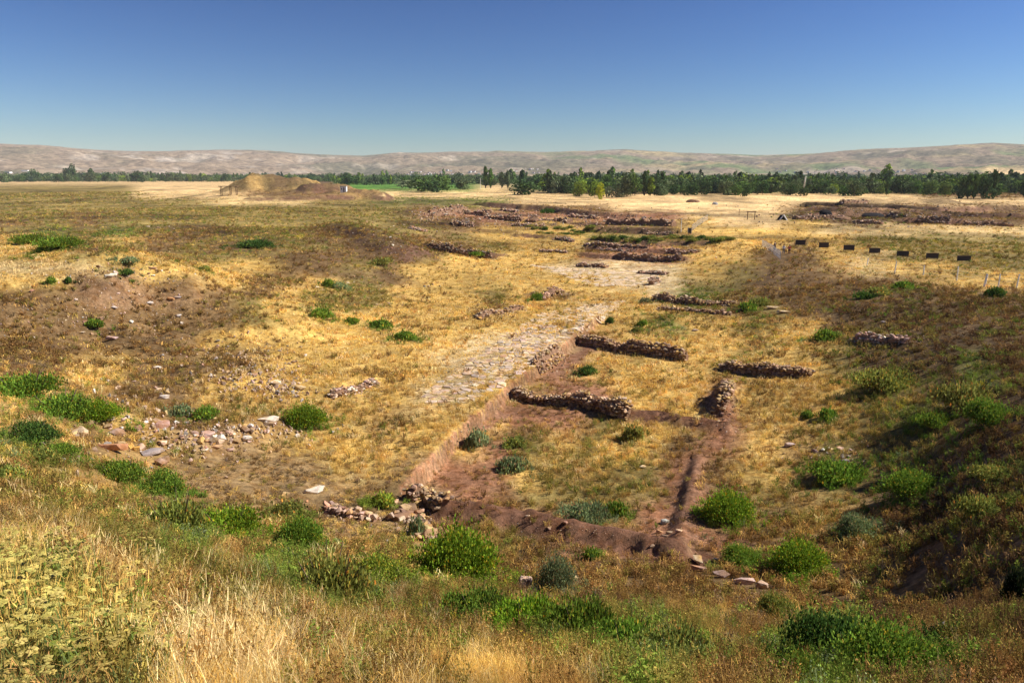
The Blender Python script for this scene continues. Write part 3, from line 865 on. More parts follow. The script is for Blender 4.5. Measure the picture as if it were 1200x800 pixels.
# pebbles and rubble too small to pick apart
def make_gn(name, pts, idx, rot, scl, tint, sources, label, kind='stuff', mat_=None):
    me = bpy.data.meshes.new(name); me.vertices.add(len(pts)); me.vertices.foreach_set("co", np.asarray(pts, np.float32).ravel())
    def at(nm, typ, key, data):
        a = me.attributes.new(nm, typ, 'POINT'); a.data.foreach_set(key, np.ascontiguousarray(data).ravel())
    at("pick", 'INT', "value", idx.astype(np.int32)); at("turn", 'FLOAT_VECTOR', "vector", rot.astype(np.float32))
    at("size", 'FLOAT_VECTOR', "vector", scl.astype(np.float32))
    tt = np.ones((len(pts), 4), np.float32); tt[:, :3] = tint; at("tint", 'FLOAT_COLOR', "color", tt)
    c = bpy.data.collections.new(name + "_sources")
    for i, m in enumerate(sources):
        c.objects.link(bpy.data.objects.new(f"{name}_source_{i:02d}", m))
    o = link(name, me); tag(o, label, None, None, kind)
    ng = bpy.data.node_groups.new(name, 'GeometryNodeTree')
    ng.interface.new_socket("Geometry", in_out='INPUT', socket_type='NodeSocketGeometry')
    ng.interface.new_socket("Geometry", in_out='OUTPUT', socket_type='NodeSocketGeometry')
    n = ng.nodes; gi = n.new("NodeGroupInput"); go = n.new("NodeGroupOutput")
    ci = n.new("GeometryNodeCollectionInfo"); ci.inputs[0].default_value = c
    ci.inputs["Separate Children"].default_value = True; ci.inputs["Reset Children"].default_value = True
    ip = n.new("GeometryNodeInstanceOnPoints"); ip.inputs["Pick Instance"].default_value = True
    def na(nm, typ):
        q = n.new("GeometryNodeInputNamedAttribute"); q.data_type = typ; q.inputs[0].default_value = nm
        return [s for s in q.outputs if s.enabled and s.name == "Attribute"][0]
    l = ng.links.new
    l(gi.outputs[0], ip.inputs["Points"]); l(ci.outputs[0], ip.inputs["Instance"])
    l(na("pick", 'INT'), ip.inputs["Instance Index"])
    e2r = n.new("FunctionNodeEulerToRotation"); l(na("turn", 'FLOAT_VECTOR'), e2r.inputs[0]); l(e2r.outputs[0], ip.inputs["Rotation"])
    l(na("size", 'FLOAT_VECTOR'), ip.inputs["Scale"]); l(ip.outputs[0], go.inputs[0])
    md = o.modifiers.new("scatter", 'NODES'); md.node_group = ng
    return o

# ---------------------------------------------------------------- paved road
def poly_px(pp): return [G(a, b) for a, b in pp]
def inside(x, y, poly):
    c = False; n = len(poly)
    for i in range(n):
        x1, y1 = poly[i]; x2, y2 = poly[(i + 1) % n]
        if (y1 > y) != (y2 > y) and x < (x2 - x1) * (y - y1) / (y2 - y1) + x1: c = not c
    return c
def clip(poly, p, q):      # keep the side of the bisector nearer p
    mx, my = (p[0] + q[0]) / 2, (p[1] + q[1]) / 2; nx, ny = q[0] - p[0], q[1] - p[1]
    out = []
    for i in range(len(poly)):
        a = poly[i]; b = poly[(i + 1) % len(poly)]
        da = (a[0] - mx) * nx + (a[1] - my) * ny; db = (b[0] - mx) * nx + (b[1] - my) * ny
        if da <= 0: out.append(a)
        if (da < 0 < db) or (db < 0 < da):
            t = da / (da - db); out.append((a[0] + (b[0] - a[0]) * t, a[1] + (b[1] - a[1]) * t))
    return out
PAVE = [(.64, .50, .36), (.56, .44, .31), (.74, .61, .45), (.48, .37, .27), (.62, .46, .34), (.58, .46, .39), (.42, .34, .28), (.52, .44, .38)]
road = empty("paved_road", tuple(G(600, 420))); tag(road, "ancient paved road of worn pale slabs running away through golden grass", None, None, 'structure')
ORG = road.location.copy()
def paving(pp, cell, keep, stuff=False, lim=400):
    P = [(v.x, v.y) for v in poly_px(pp)]
    x0, x1 = min(p[0] for p in P) - 1, max(p[0] for p in P) + 1; y0, y1 = min(p[1] for p in P) - 1, max(p[1] for p in P) + 1
    seeds = {}
    for i in range(int((x1 - x0) / cell) + 1):
        for j in range(int((y1 - y0) / cell) + 1):
            seeds[(i, j)] = (x0 + (i + R.uniform(.08, .92)) * cell, y0 + (j + R.uniform(.08, .92)) * cell)
    V = []; F = []; cnt = 0
    for (i, j), p in sorted(seeds.items(), key=lambda kv: kv[1][1]):
        if not inside(p[0], p[1], P) or R.random() > keep: continue
        poly = [(p[0] - cell, p[1] - cell), (p[0] + cell, p[1] - cell), (p[0] + cell, p[1] + cell), (p[0] - cell, p[1] + cell)]
        for a in range(-2, 3):
            for b in range(-2, 3):
                if (a or b) and (i + a, j + b) in seeds: poly = clip(poly, p, seeds[(i + a, j + b)])
        if len(poly) < 3: continue
        cx = sum(q[0] for q in poly) / len(poly); cy = sum(q[1] for q in poly) / len(poly)
        sh = 1 - .08 / cell * R.uniform(.4, 2.2); tz = R.uniform(-.06, .06), R.uniform(-.06, .06); top = R.uniform(.01, .09)
        v = []; m = len(poly)
        for ring, (k, dz) in enumerate(((1.0, -.15), (1.0, -.025), (.9, 0.0))):
            for q in poly:
                dx, dy = (q[0] - cx) * sh * k, (q[1] - cy) * sh * k
                z = gz(cx + dx, cy + dy) + top + dz + dx * tz[0] + dy * tz[1] if ring else gz(cx, cy) - .12
                v.append((cx + dx, cy + dy, z))
        f = [(r * m + a, r * m + (a + 1) % m, (r + 1) * m + (a + 1) % m, (r + 1) * m + a) for r in (0, 1) for a in range(m)] + [tuple(2 * m + a for a in range(m))]
        if stuff or cnt >= lim:
            n = len(V); V += v; F += [tuple(n + a for a in q) for q in f]
        else:
            v = [(a - cx, b - cy, c - ORG.z) for a, b, c in v]
            o = link("paving_stone", mesh_np("paving_stone", v, f, (M_STONE,)), road, (cx - ORG.x, cy - ORG.y, 0)); o.color = (*jit(R.choice(PAVE), .15), 1)
        cnt += 1
        exclude(cx, cy, cell * .33)
    if V:
        o = link("paving", mesh_np("paving", [(a - ORG.x, b - ORG.y, c - ORG.z) for a, b, c in V], F, (M_STONE,)), road); o['kind'] = 'stuff'; o.color = (.66, .53, .38, 1)
paving([(484, 470), (520, 444), (560, 415), (600, 388), (636, 366), (700, 356), (735, 350), (716, 366), (680, 386), (640, 414), (612, 436), (572, 462), (545, 474)], .74, .74, lim=290)
paving([(618, 309), (700, 316), (776, 316), (768, 336), (700, 336), (660, 322)], 1.3, .6, True)

# ---------------------------------------------------------------- leafy shrubs
def leaf_cloud(n, leaf, seed, lumps, upright=.5, flat=.62):
    """many small folded leaves on the skin and inside of several lumps; radius about 1"""
    r = np.random.default_rng(seed)
    L = []
    for _ in range(lumps):
        a = r.uniform(0, 6.28); d = r.uniform(.15, .62)
        L.append((d * math.cos(a), d * math.sin(a), r.uniform(.05, .42) * flat, r.uniform(.28, .5)))
    L.append((0, 0, .1, .62)); L = np.array(L)
    w = L[:, 3] ** 2; k = r.choice(len(L), n, p=w / w.sum())
    d = r.normal(size=(n, 3)); d /= np.linalg.norm(d, axis=1)[:, None]; d[:, 2] = np.abs(d[:, 2]) * .95 - .1
    rad = L[k, 3] * (1 - .55 * r.random(n) ** 2.2) * (1 + .2 * r.normal(size=n) + .45 * (r.random(n) < .07))
    c = L[k, :3] + d * rad[:, None] * np.array([1, 1, flat * 1.25]); c[:, 2] = np.maximum(c[:, 2], .01)
    dirv = d * (1 - upright) + np.array([0, 0, 1]) * upright + r.normal(size=(n, 3)) * .35
    dirv /= np.linalg.norm(dirv, axis=1)[:, None]
    side = np.cross(dirv, r.normal(size=(n, 3))); side /= np.linalg.norm(side, axis=1)[:, None]
    ln = leaf * r.uniform(.7, 1.5, n)[:, None]; wd = ln * .32
    a = c - dirv * ln * .5; b = c + dirv * ln * .5; up = np.cross(side, dirv) * wd * .4
    m1 = c + side * wd + up; m2 = c - side * wd + up
    co = np.stack([a, m1, b, m2], 1).reshape(-1, 3)
    q = np.arange(4 * n).reshape(n, 4)
    lb = r.uniform(.7, 1.3, len(L)); sh = np.repeat(r.uniform(.55, 1.4, n) * lb[k], 4)
    dry = np.repeat(r.random(n) < .07, 4)
    yel = np.repeat((r.random(n) < .12), 4)
    col = np.stack([sh * np.where(yel, 1.8, 1), sh * np.where(yel, 1.3, 1), sh * np.where(yel, .9, 1)], 1)
    col[dry] *= np.array([2.4, 1.2, 1.4])
    return co, q, col
def stems_mesh(seed, n=14):
    mb = MB(); r = random.Random(seed)
    for _ in range(n):
        a = r.uniform(0, 6.28); d = r.uniform(.2, .7)
        mb.bar((.05 * math.cos(a), .05 * math.sin(a), -.15), (d * math.cos(a), d * math.sin(a), r.uniform(.25, .5)), .022, .006, 4)
    return mb.mesh("stems", M_BARK)
def shrub_mesh(n, leaf, seed, lumps, upright, flat):
    co, q, col = leaf_cloud(n, leaf, seed, lumps, upright, flat)
    return fast_mesh("foliage", co, q, M_LEAF, False, col, "shade")
BIG = [shrub_mesh(11000, .05, 1, 11, .3, .75), shrub_mesh(9000, .05, 2, 9, .75, .6), shrub_mesh(9000, .048, 3, 10, .75, .5)]
SMALL = [shrub_mesh(1300, .13, 11, 5, .7, .55), shrub_mesh(1300, .13, 12, 6, .8, .6), shrub_mesh(1100, .14, 13, 4, .6, .45)]
WIDE = [shrub_mesh(6500, .055, 21, 16, .6, .34), shrub_mesh(6500, .055, 22, 14, .7, .38)]
STEMS = stems_mesh(5)
BR = (.20, .33, .03); MG_ = (.155, .255, .035); DG = (.07, .14, .03); GG = (.20, .26, .12); OL = (.23, .26, .06); YG = (.28, .35, .05)
HALO = []
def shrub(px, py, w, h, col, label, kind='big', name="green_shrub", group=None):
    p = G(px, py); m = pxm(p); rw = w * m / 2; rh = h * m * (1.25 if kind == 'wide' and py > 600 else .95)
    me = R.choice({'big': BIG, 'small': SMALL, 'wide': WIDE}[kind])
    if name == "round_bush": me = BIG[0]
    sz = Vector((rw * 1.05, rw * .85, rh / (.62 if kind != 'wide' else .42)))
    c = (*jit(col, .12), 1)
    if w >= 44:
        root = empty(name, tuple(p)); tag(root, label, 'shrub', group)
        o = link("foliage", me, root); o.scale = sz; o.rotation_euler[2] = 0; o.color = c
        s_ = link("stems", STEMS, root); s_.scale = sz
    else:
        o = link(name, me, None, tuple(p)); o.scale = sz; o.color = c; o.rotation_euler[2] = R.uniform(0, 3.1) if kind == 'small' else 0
        tag(o, label, 'shrub', group)
    exclude(p.x, p.y, rw * .35); HALO.append((p.x, p.y, rw, c[:3]))
SHRUBS = [
 (542, 676, 104, 62, BR, "big round bright green bush with a dark hollow, centre foreground", 'big', "round_bush"),
 (855, 610, 68, 38, BR, "dense bright green cushion shrub right of the earth ridge's end", 'big'),
 (871, 660, 54, 25, MG_, "small green cushion shrub just above the kerb row", 'big'),
 (938, 668, 74, 38, BR, "wide bright green cushion shrub right of the kerb row", 'big'),
 (362, 500, 52, 28, BR, "vivid green tuft beside the long pale slab", 'big'),
 (195, 578, 58, 32, MG_, "rounded green shrub below the rubble at left", 'big'),
 (142, 562, 62, 32, MG_, "dark green ragged shrub left of the rounded one below the rubble", 'big'),
 (30, 462, 88, 26, MG_, "long low green shrub patch at the left edge, upper one", 'wide'),
 (72, 484, 86, 26, MG_, "green shrub patch in the middle of the left edge row", 'wide'),
 (118, 492, 60, 24, BR, "bright right hand end of the left edge row of shrubs", 'big'),
 (40, 516, 62, 32, DG, "dark rounded shrub below the left edge row", 'big'),
 (72, 532, 44, 18, MG_, "small green shrub just under the dark rounded one at left", 'big'),
 (45, 538, 40, 18, OL, "yellowish green shrub low under the dark rounded one", 'small'),
 (8, 560, 40, 20, OL, "olive shrub cut by the left edge of the picture", 'small'),
 (268, 622, 84, 22, BR, "sprawling grass green mat in front of the bare ground", 'wide'),
 (205, 622, 90, 34, OL, "sprawling olive weed patch left of the grass green mat", 'wide'),
 (342, 604, 44, 22, OL, "small olive bush at the near end of the bare ground", 'small'),
 (356, 640, 58, 38, MG_, "soft green bush in front of the low pale stones", 'big'),
 (448, 592, 40, 20, YG, "yellow green tuft above the low pale stones", 'small'),
 (448, 682, 80, 34, YG, "yellow green leafy shrub left of the big round bush", 'big'),
 (385, 700, 120, 44, OL, "broad mixed olive green weed thicket in the foreground", 'wide'),
 (488, 628, 24, 30, GG, "upright grey green plant against the bent line of blocks", 'small'),
 (560, 722, 80, 28, MG_, "leftmost leafy clump of the long green belt in front", 'wide'),
 (622, 732, 74, 30, BR, "second leafy clump of the long green belt", 'wide'),
 (680, 745, 90, 38, MG_, "middle leafy clump of the long green belt", 'wide'),
 (735, 762, 84, 36, MG_, "fourth leafy clump of the long green belt", 'wide'),
 (790, 775, 90, 36, OL, "right end clump of the long green belt", 'wide'),
 (655, 692, 48, 44, GG, "grey green dusty bush between the two lone stones", 'big'),
 (980, 772, 130, 74, DG, "large dark green bush at the lower right, left half", 'big'),
 (1042, 788, 130, 62, MG_, "large green bush at the lower right, right half", 'big'),
 (940, 805, 80, 44, MG_, "low green bush in front of the large dark one", 'big'),
 (912, 724, 54, 34, OL, "olive bush between the kerb row and the large dark bush", 'big'),
 (688, 612, 60, 20, GG, "silvery green mat on the far side of the earth ridge", 'wide'),
 (722, 604, 34, 22, MG_, "green plant at the right end of the silvery mat", 'small'),
 (692, 654, 26, 18, MG_, "green plant on the near side of the earth ridge", 'small'),
 (692, 656, 14, 10, DG, "tiny dark plant beside the plant on the ridge's near side", 'small'),
 (558, 522, 34, 24, GG, "grey green bush at the foot of the earthen cut", 'small'),
 (600, 522, 32, 14, OL, "yellowish plant right of the bush at the earthen cut", 'small'),
 (600, 552, 40, 22, GG, "faint grey green weeds in the near room", 'small'),
 (687, 438, 28, 13, DG, "dark green tuft inside the middle room", 'small'),
 (740, 515, 32, 20, OL, "green grassy plant by the far wall base of the near room", 'small'),
 (965, 398, 34, 18, MG_, "bright green tuft left of the stone row on the bank", 'small'),
 (968, 492, 30, 20, MG_, "green plant above the scattered stones at right", 'small'),
 (944, 490, 18, 12, MG_, "little plant left of the green one above the scattered stones", 'small'),
 (985, 562, 84, 26, MG_, "long green shrub below the scattered stones at right", 'wide'),
 (1070, 580, 72, 32, MG_, "domed green shrub on the dark right slope", 'big'),
 (1005, 626, 46, 28, GG, "spiky grey green clump on the right slope", 'big'),
 (1130, 475, 80, 34, OL, "shadowy green grass clump high on the right slope", 'wide'),
 (1160, 496, 60, 34, MG_, "shadowy green clump near the right edge", 'big'),
 (1040, 455, 76, 26, OL, "pale green weeds between the stone row and the dark slope", 'wide'),
 (1165, 560, 60, 18, OL, "grassy green strip at the right edge", 'wide'),
 (1150, 605, 64, 24, OL, "second grassy green strip lower at the right edge", 'wide'),
 (1095, 500, 46, 20, MG_, "low green clump left of the shadowy ones", 'wide'),
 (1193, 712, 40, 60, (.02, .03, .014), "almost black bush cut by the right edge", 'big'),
 (877, 364, 30, 14, MG_, "green tuft at the right end of the ragged two course wall", 'small'),
 (888, 358, 26, 11, OL, "pale tuft behind the tuft by the ragged wall", 'small'),
 (752, 382, 16, 9, MG_, "small tuft between the two middle walls, right one", 'small'),
 (747, 389, 20, 8, OL, "small pale tuft between the two middle walls, near one", 'small'),
 (714, 379, 14, 9, DG, "small dark tuft just right of the road", 'small'),
 (756, 355, 16, 8, GG, "grey green tuft left of the ragged two course wall", 'small'),
 (628, 352, 16, 10, MG_, "green tuft left of the reddish heap by the paving", 'small'),
 (377, 372, 30, 14, MG_, "left of three green tufts below the hummock", 'small'),
 (412, 379, 24, 9, MG_, "middle of three green tufts below the hummock", 'small'),
 (448, 384, 38, 13, MG_, "right of three green tufts below the hummock", 'small'),
 (476, 398, 34, 14, MG_, "green tuft nearest the road on its left", 'small'),
 (384, 336, 20, 12, MG_, "green tuft among pale stones below the hummock", 'small'),
 (398, 338, 22, 9, GG, "grey green tuft right of the one among pale stones", 'small'),
 (238, 490, 42, 18, MG_, "green tuft hanging over the rubble", 'small'),
 (213, 486, 26, 16, GG, "grey tuft left of the one hanging over the rubble", 'small'),
 (110, 383, 24, 14, MG_, "lone green tuft on the brown left bank", 'small'),
 (60, 332, 13, 10, MG_, "little tuft at the plateau lip, left one", 'small'),
 (80, 332, 11, 10, DG, "little tuft at the plateau lip, right one", 'small'),
 (148, 322, 22, 9, DG, "dark tuft at the crest stones of the left bank", 'small'),
 (150, 308, 34, 9, GG, "grey green clump behind the crest stones", 'small'),
 (70, 291, 56, 16, MG_, "dark green shrub clump on the left plateau", 'wide'),
 (36, 286, 44, 14, MG_, "green shrub clump at left of the plateau pair", 'wide'),
 (240, 318, 20, 9, OL, "pale tuft right of the crest stones", 'small'),
 (300, 290, 50, 12, DG, "dark weed clump in the middle of the left slope", 'wide'),
 (445, 310, 30, 9, OL, "green clump at the foot of the brown hummock", 'small'),
 (560, 300, 24, 8, MG_, "small green clump right of the dark thin wall", 'small'),
 (745, 262, 22, 6, MG_, "green clump left of the long dark far wall", 'small'),
 (640, 250, 20, 6, DG, "dark bush growing from the far scarp", 'small'),
 (1060, 338, 30, 12, MG_, "green clump in front of the wire fence, left one", 'small'),
 (1165, 347, 30, 14, DG, "dark green clump in front of the wire fence, right one", 'small'),
 (1030, 345, 40, 12, OL, "olive clump on the bank crest", 'small'),
 (1010, 350, 30, 12, DG, "dark clump on the bank crest", 'small'),
]
for s_ in SHRUBS: shrub(*s_)
# green strips of shrubs in the middle distance
for i in range(22):
    x_ = 620 + (i + R.uniform(.1, .9)) * 3.6; y_ = 268 + R.uniform(-3, 6) + (x_ - 620) * .03
    shrub(x_, y_, R.uniform(8, 20), R.uniform(2.5, 5), R.choice((OL, DG, OL)), f"{ORDW[i]} low bush from the left in the green strip beyond the paving", 'small', "low_bush", "low bushes in the green strip beyond the paving")
for i in range(26):
    x_ = 695 + (i + R.uniform(.1, .9)) * 6.3; y_ = 281 + R.uniform(-2, 3)
    shrub(x_, y_, R.uniform(8, 20), R.uniform(3, 6), R.choice((OL, DG, OL)), f"{ORDW[i]} low bush from the left in the strip behind the wall rows", 'small', "low_bush", "low bushes in the strip behind the wall rows")

for _x, _y in ((907.5, 293.5), (918, 297.5), (924.5, 298), (913, 296), (921, 299), (900, 296), (906, 300), (912, 303)):
    p = G(_x, _y)
    for q_ in (0, 1, 2, 3, 4): exclude(p.x * (1 - q_ / p.length), p.y * (1 - q_ / p.length), .7)
for i_ in range(1):
    # rank the countable look-alikes of a small group by their place, left to right
    by = {}
    for o in COL.objects:
        if o.parent is None and o.get('group') and o.get('label') and o.name.startswith("loose_stone"): by.setdefault(o['label'], []).append(o)
    ORD = ["leftmost", "second from left", "third from left", "fourth from left", "fifth from left", "sixth from left", "seventh from left", "eighth from left", "ninth from left", "tenth from left"]
    for lab, os_ in by.items():
        if len(os_) == 1: continue
        os_.sort(key=lambda o: o.location.x / o.location.y)
        if len(os_) <= 10:
            for k, o in enumerate(os_):
                o['label'] = f"{ORD[k] if k < len(os_) - 1 or k == 0 else 'rightmost'} {lab}"

# ---------------------------------------------------------------- rubble too small to pick apart
def scatter_rubble():
    specs = [(220, 165, 516, 85, 34, .06, .4), (170, 225, 518, 62, 24, .06, .4), (120, 150, 478, 60, 26, .1, .5), (420, 290, 506, 80, 14, .06, .4), (600, 285, 435, 70, 28, .07, .45), (260, 330, 455, 30, 12, .1, .5), (700, 110, 370, 130, 34, .06, .24),
             (300, 450, 280, 40, 18, .08, .3), (260, 150, 322, 80, 12, .08, .3), (260, 650, 620, 120, 14, .03, .09), (160, 800, 590, 14, 40, .03, .09),
             (260, 540, 510, 60, 26, .03, .10), (200, 560, 372, 60, 10, .06, .2), (160, 475, 606, 40, 18, .05, .2), (240, 990, 535, 70, 16, .05, .2),
             (160, 415, 458, 40, 10, .05, .2), (500, 680, 330, 110, 30, .06, .2), (900, 630, 256, 110, 12, .25, 1.0), (260, 515, 250, 35, 8, .3, 1.1), (300, 750, 290, 70, 12, .15, .5),
             (500, 1060, 250, 130, 12, .3, 1.0), (200, 1035, 398, 40, 6, .08, .3), (200, 850, 480, 25, 25, .05, .16), (160, 210, 340, 160, 60, .06, .2),
             (300, 600, 420, 90, 60, .04, .14), (240, 430, 340, 60, 30, .06, .25)]
    P = []; S = []; C = []
    pal = [np.array(c) for c in TAN + TAN + PINK + OCHRE + OCHRE + GREY + WHITE[:1]]
    for n, cx, cy, sx, sy, a, b in specs:
        for _ in range(n):
            p = G(cx + R.gauss(0, .6) * sx, cy + R.gauss(0, .6) * sy); q = a + (b - a) * R.random() ** 2
            P.append((p.x, p.y, p.z + q * .25)); q > .25 and exclude(p.x, p.y, q * .4); S.append((q * R.uniform(.8, 1.3), q * R.uniform(.7, 1.1), q * R.uniform(.6, 1))); C.append(R.choice(pal) * R.uniform(.75, 1.15))
    for fx, fy, q, c in FALLEN:
        P.append((fx, fy, gz(fx, fy) + q * .15)); S.append((q, q * R.uniform(.7, 1), q * R.uniform(.5, .9))); C.append(np.array(c) * R.uniform(.7, 1.15))
    n = len(P)
    m, nt, out = mat("pebble_stone")
    col = N(nt, "ShaderNodeAttribute", attribute_name="tint", attribute_type='INSTANCER').outputs["Color"]
    a = ramp(nt, noise(nt, 9, 4, .7, geo_pos(nt)), [(.3, .7), (.7, 1.25)])
    p = N(nt, "ShaderNodeBsdfPrincipled"); p.inputs["Roughness"].default_value = .9; nt.links.new(mul(nt, col, a), p.inputs[0]); nt.links.new(p.outputs[0], out.inputs[0])
    src = [rock_mesh(90 + i, 1, .8, .65, 11) for i in range(5)]
    for q in src: q.materials.clear(); q.materials.append(m)
    make_gn("rubble", P, RNG.integers(0, 5, n), RNG.uniform(-3, 3, (n, 3)), np.array(S), np.array(C), src, "small stone rubble and pebbles strewn over the excavated slopes")
scatter_rubble()

# ---------------------------------------------------------------- grass and weeds
def blades(n, h0, h1, wd, spread, lean, seed, seedhead=0.0, tone=(.7, 1.25)):
    r = np.random.default_rng(seed); V = []; F = []; S = []
    for _ in range(n):
        a = r.uniform(0, 6.28); d = spread * math.sqrt(r.random()); bx, by = d * math.cos(a), d * math.sin(a)
        h = r.uniform(h0, h1); la = r.uniform(0, 6.28); l = lean * h * r.uniform(.2, 1.2); lx, ly = math.cos(la) * l, math.sin(la) * l
        wa = r.uniform(0, 3.14); wx, wy = math.cos(wa) * wd * .5, math.sin(wa) * wd * .5
        k = len(V); t = r.uniform(*tone)
        for u, q in ((0, 1), (.55, .8)):
            x, y, z = bx + lx * u * u, by + ly * u * u, h * u - (.04 if u == 0 else 0)
            V += [(x - wx * q, y - wy * q, z), (x + wx * q, y + wy * q, z)]
        V.append((bx + lx, by + ly, h * (1 - .25 * lean)))
        F += [(k, k + 1, k + 3, k + 2), (k + 2, k + 3, k + 4, k + 4)]
        S += [t] * 5
        if r.random() < seedhead:
            k = len(V); hx, hy, hz = bx + lx, by + ly, h * (1 - .25 * lean); q = wd * 1.6; L = h * .22
            V += [(hx - wx * 1.8, hy - wy * 1.8, hz - L * .5), (hx + wx * 1.8, hy + wy * 1.8, hz - L * .5), (hx + lx * .25 + wx, hy + ly * .25 + wy, hz + L * .4), (hx + lx * .25 - wx, hy + ly * .25 - wy, hz + L * .4)]
            F.append((k, k + 1, k + 2, k + 3)); S += [t * 1.15] * 4
    return V, F, S
def plant_mesh(name, V, F, S):
    me = bpy.data.meshes.new(name)
    me.from_pydata(V, [], [tuple(dict.fromkeys(f)) for f in F]); me.materials.append(M_GRASS)
    a = me.color_attributes.new("shade", 'FLOAT_COLOR', 'POINT'); v = np.ones((len(V), 4), np.float32)
    S = np.array(S); v[:, :3] = S if S.ndim == 2 else S[:, None]; a.data.foreach_set("color", v.ravel()); me.update(); return me
def weed(n, h, w, leaf, seed, leaves=5, headcol=None):
    """branching dry weed: thin stems with small leaves or bracts"""
    r = np.random.default_rng(seed); V = []; F = []; S = []
    for _ in range(n):
        a = r.uniform(0, 6.28); d = w * r.uniform(.2, 1); hh = h * r.uniform(.5, 1.1)
        tx, ty = d * math.cos(a), d * math.sin(a); k = len(V); t = r.uniform(.6, 1.2); q = leaf * .14
        V += [(-q + tx * .15, ty * .15, -.03), (q + tx * .15, ty * .15, -.03), (tx + q, ty, hh), (tx - q, ty, hh)]; F.append((k, k + 1, k + 2, k + 3)); S += [(t, t, t)] * 4
        for _ in range(leaves):
            u = r.uniform(.3, 1.05); c = np.array([tx * (.15 + .85 * u), ty * (.15 + .85 * u), hh * u]) + r.normal(0, leaf * .6, 3)
            d1 = r.normal(size=3); d1 /= np.linalg.norm(d1); d2 = np.cross(d1, r.normal(size=3)); d2 /= np.linalg.norm(d2)
            L = leaf * r.uniform(.6, 1.3); k = len(V); t = r.uniform(.6, 1.35)
            V += [tuple(c - d1 * L), tuple(c + d2 * L * .4), tuple(c + d1 * L), tuple(c - d2 * L * .4)]; F.append((k, k + 1, k + 2, k + 3)); S += [(t, t, t)] * 4
    return V, F, S
def umbel(seed, nst=6):
    r = np.random.default_rng(seed); V, F, S = blades(34, .12, .32, .005, .2, .6, seed, 0, (.5, .9))
    S = [(s * .75, s * .95, s * .8) for s in S]
    for _ in range(nst + 2):
        a = r.uniform(0, 6.28); d = r.uniform(0, .24); bx, by = d * math.cos(a), d * math.sin(a); h = r.uniform(.26, .46)
        lx, ly = r.normal(0, .06, 2); k = len(V); q = .002
        V += [(bx - q, by, -.03), (bx + q, by, -.03), (bx + lx + q, by + ly, h), (bx + lx - q, by + ly, h)]; F.append((k, k + 1, k + 2, k + 3)); S += [(.7, .85, .6)] * 4
        rad = r.uniform(.014, .036)
        for _ in range(16):      # flat head made of small florets
            u = rad * math.sqrt(r.random()); b = r.uniform(0, 6.28); cx, cy = bx + lx + u * math.cos(b), by + ly + u * math.sin(b); cz = h + r.uniform(-.004, .008) - u * .15
            f = r.uniform(.007, .013); k = len(V); t = r.uniform(1.3, 2.1)
            for j in range(5): V.append((cx + f * math.cos(j * 1.257), cy + f * math.sin(j * 1.257), cz + (f * .3 if j % 2 else 0)))
            F.append(tuple(range(k, k + 5))); S += [(t * 1.22, t * .92, t * .7)] * 5
    return V, F, S
SRC = []
def addsrc(v): SRC.append(plant_mesh("plant", *v)); return len(SRC) - 1
S_FINE = [addsrc(blades(85, .10, .32, .0032, .22, .8, i, .25)) for i in range(4)]            # near dry grass
S_TALL = [addsrc(blades(80, .20, .46, .003, .20, .55, 10 + i, .6)) for i in range(3)]        # near tall pale grass
S_MID = [addsrc(blades(24, .14, .36, .016, .24, .75, 20 + i, .2)) for i in range(3)]         # 20 to 60 m
S_FAR = [addsrc(blades(16, .14, .34, .04, .45, .8, 30 + i)) for i in range(3)]               # farther
S_WEEDN = [addsrc(weed(16, .42, .2, .018, 40 + i, 9)) for i in range(3)]
S_WEEDM = [addsrc(weed(12, .36, .24, .036, 50 + i, 5)) for i in range(3)]
S_WEEDF = [addsrc(weed(9, .36, .42, .075, 60 + i, 4)) for i in range(2)]
S_UMB = [addsrc(umbel(70 + i)) for i in range(3)]
S_LEAFN = [addsrc(weed(18, .28, .22, .03, 80 + i, 9)) for i in range(2)]
DRY_STRAW = (.84, .67, .33); DRY_GOLD = (.76, .51, .135); DRY_TAN = (.60, .37, .12); RUST = (.38, .21, .065)
WB = (.25, .145, .05); WD = (.15, .085, .04); WO = (.31, .25, .06); WG = (.20, .255, .045); WGG = (.20, .25, .11); YEL = (.5, .4, .05); MAUVE = (.30, .20, .11)
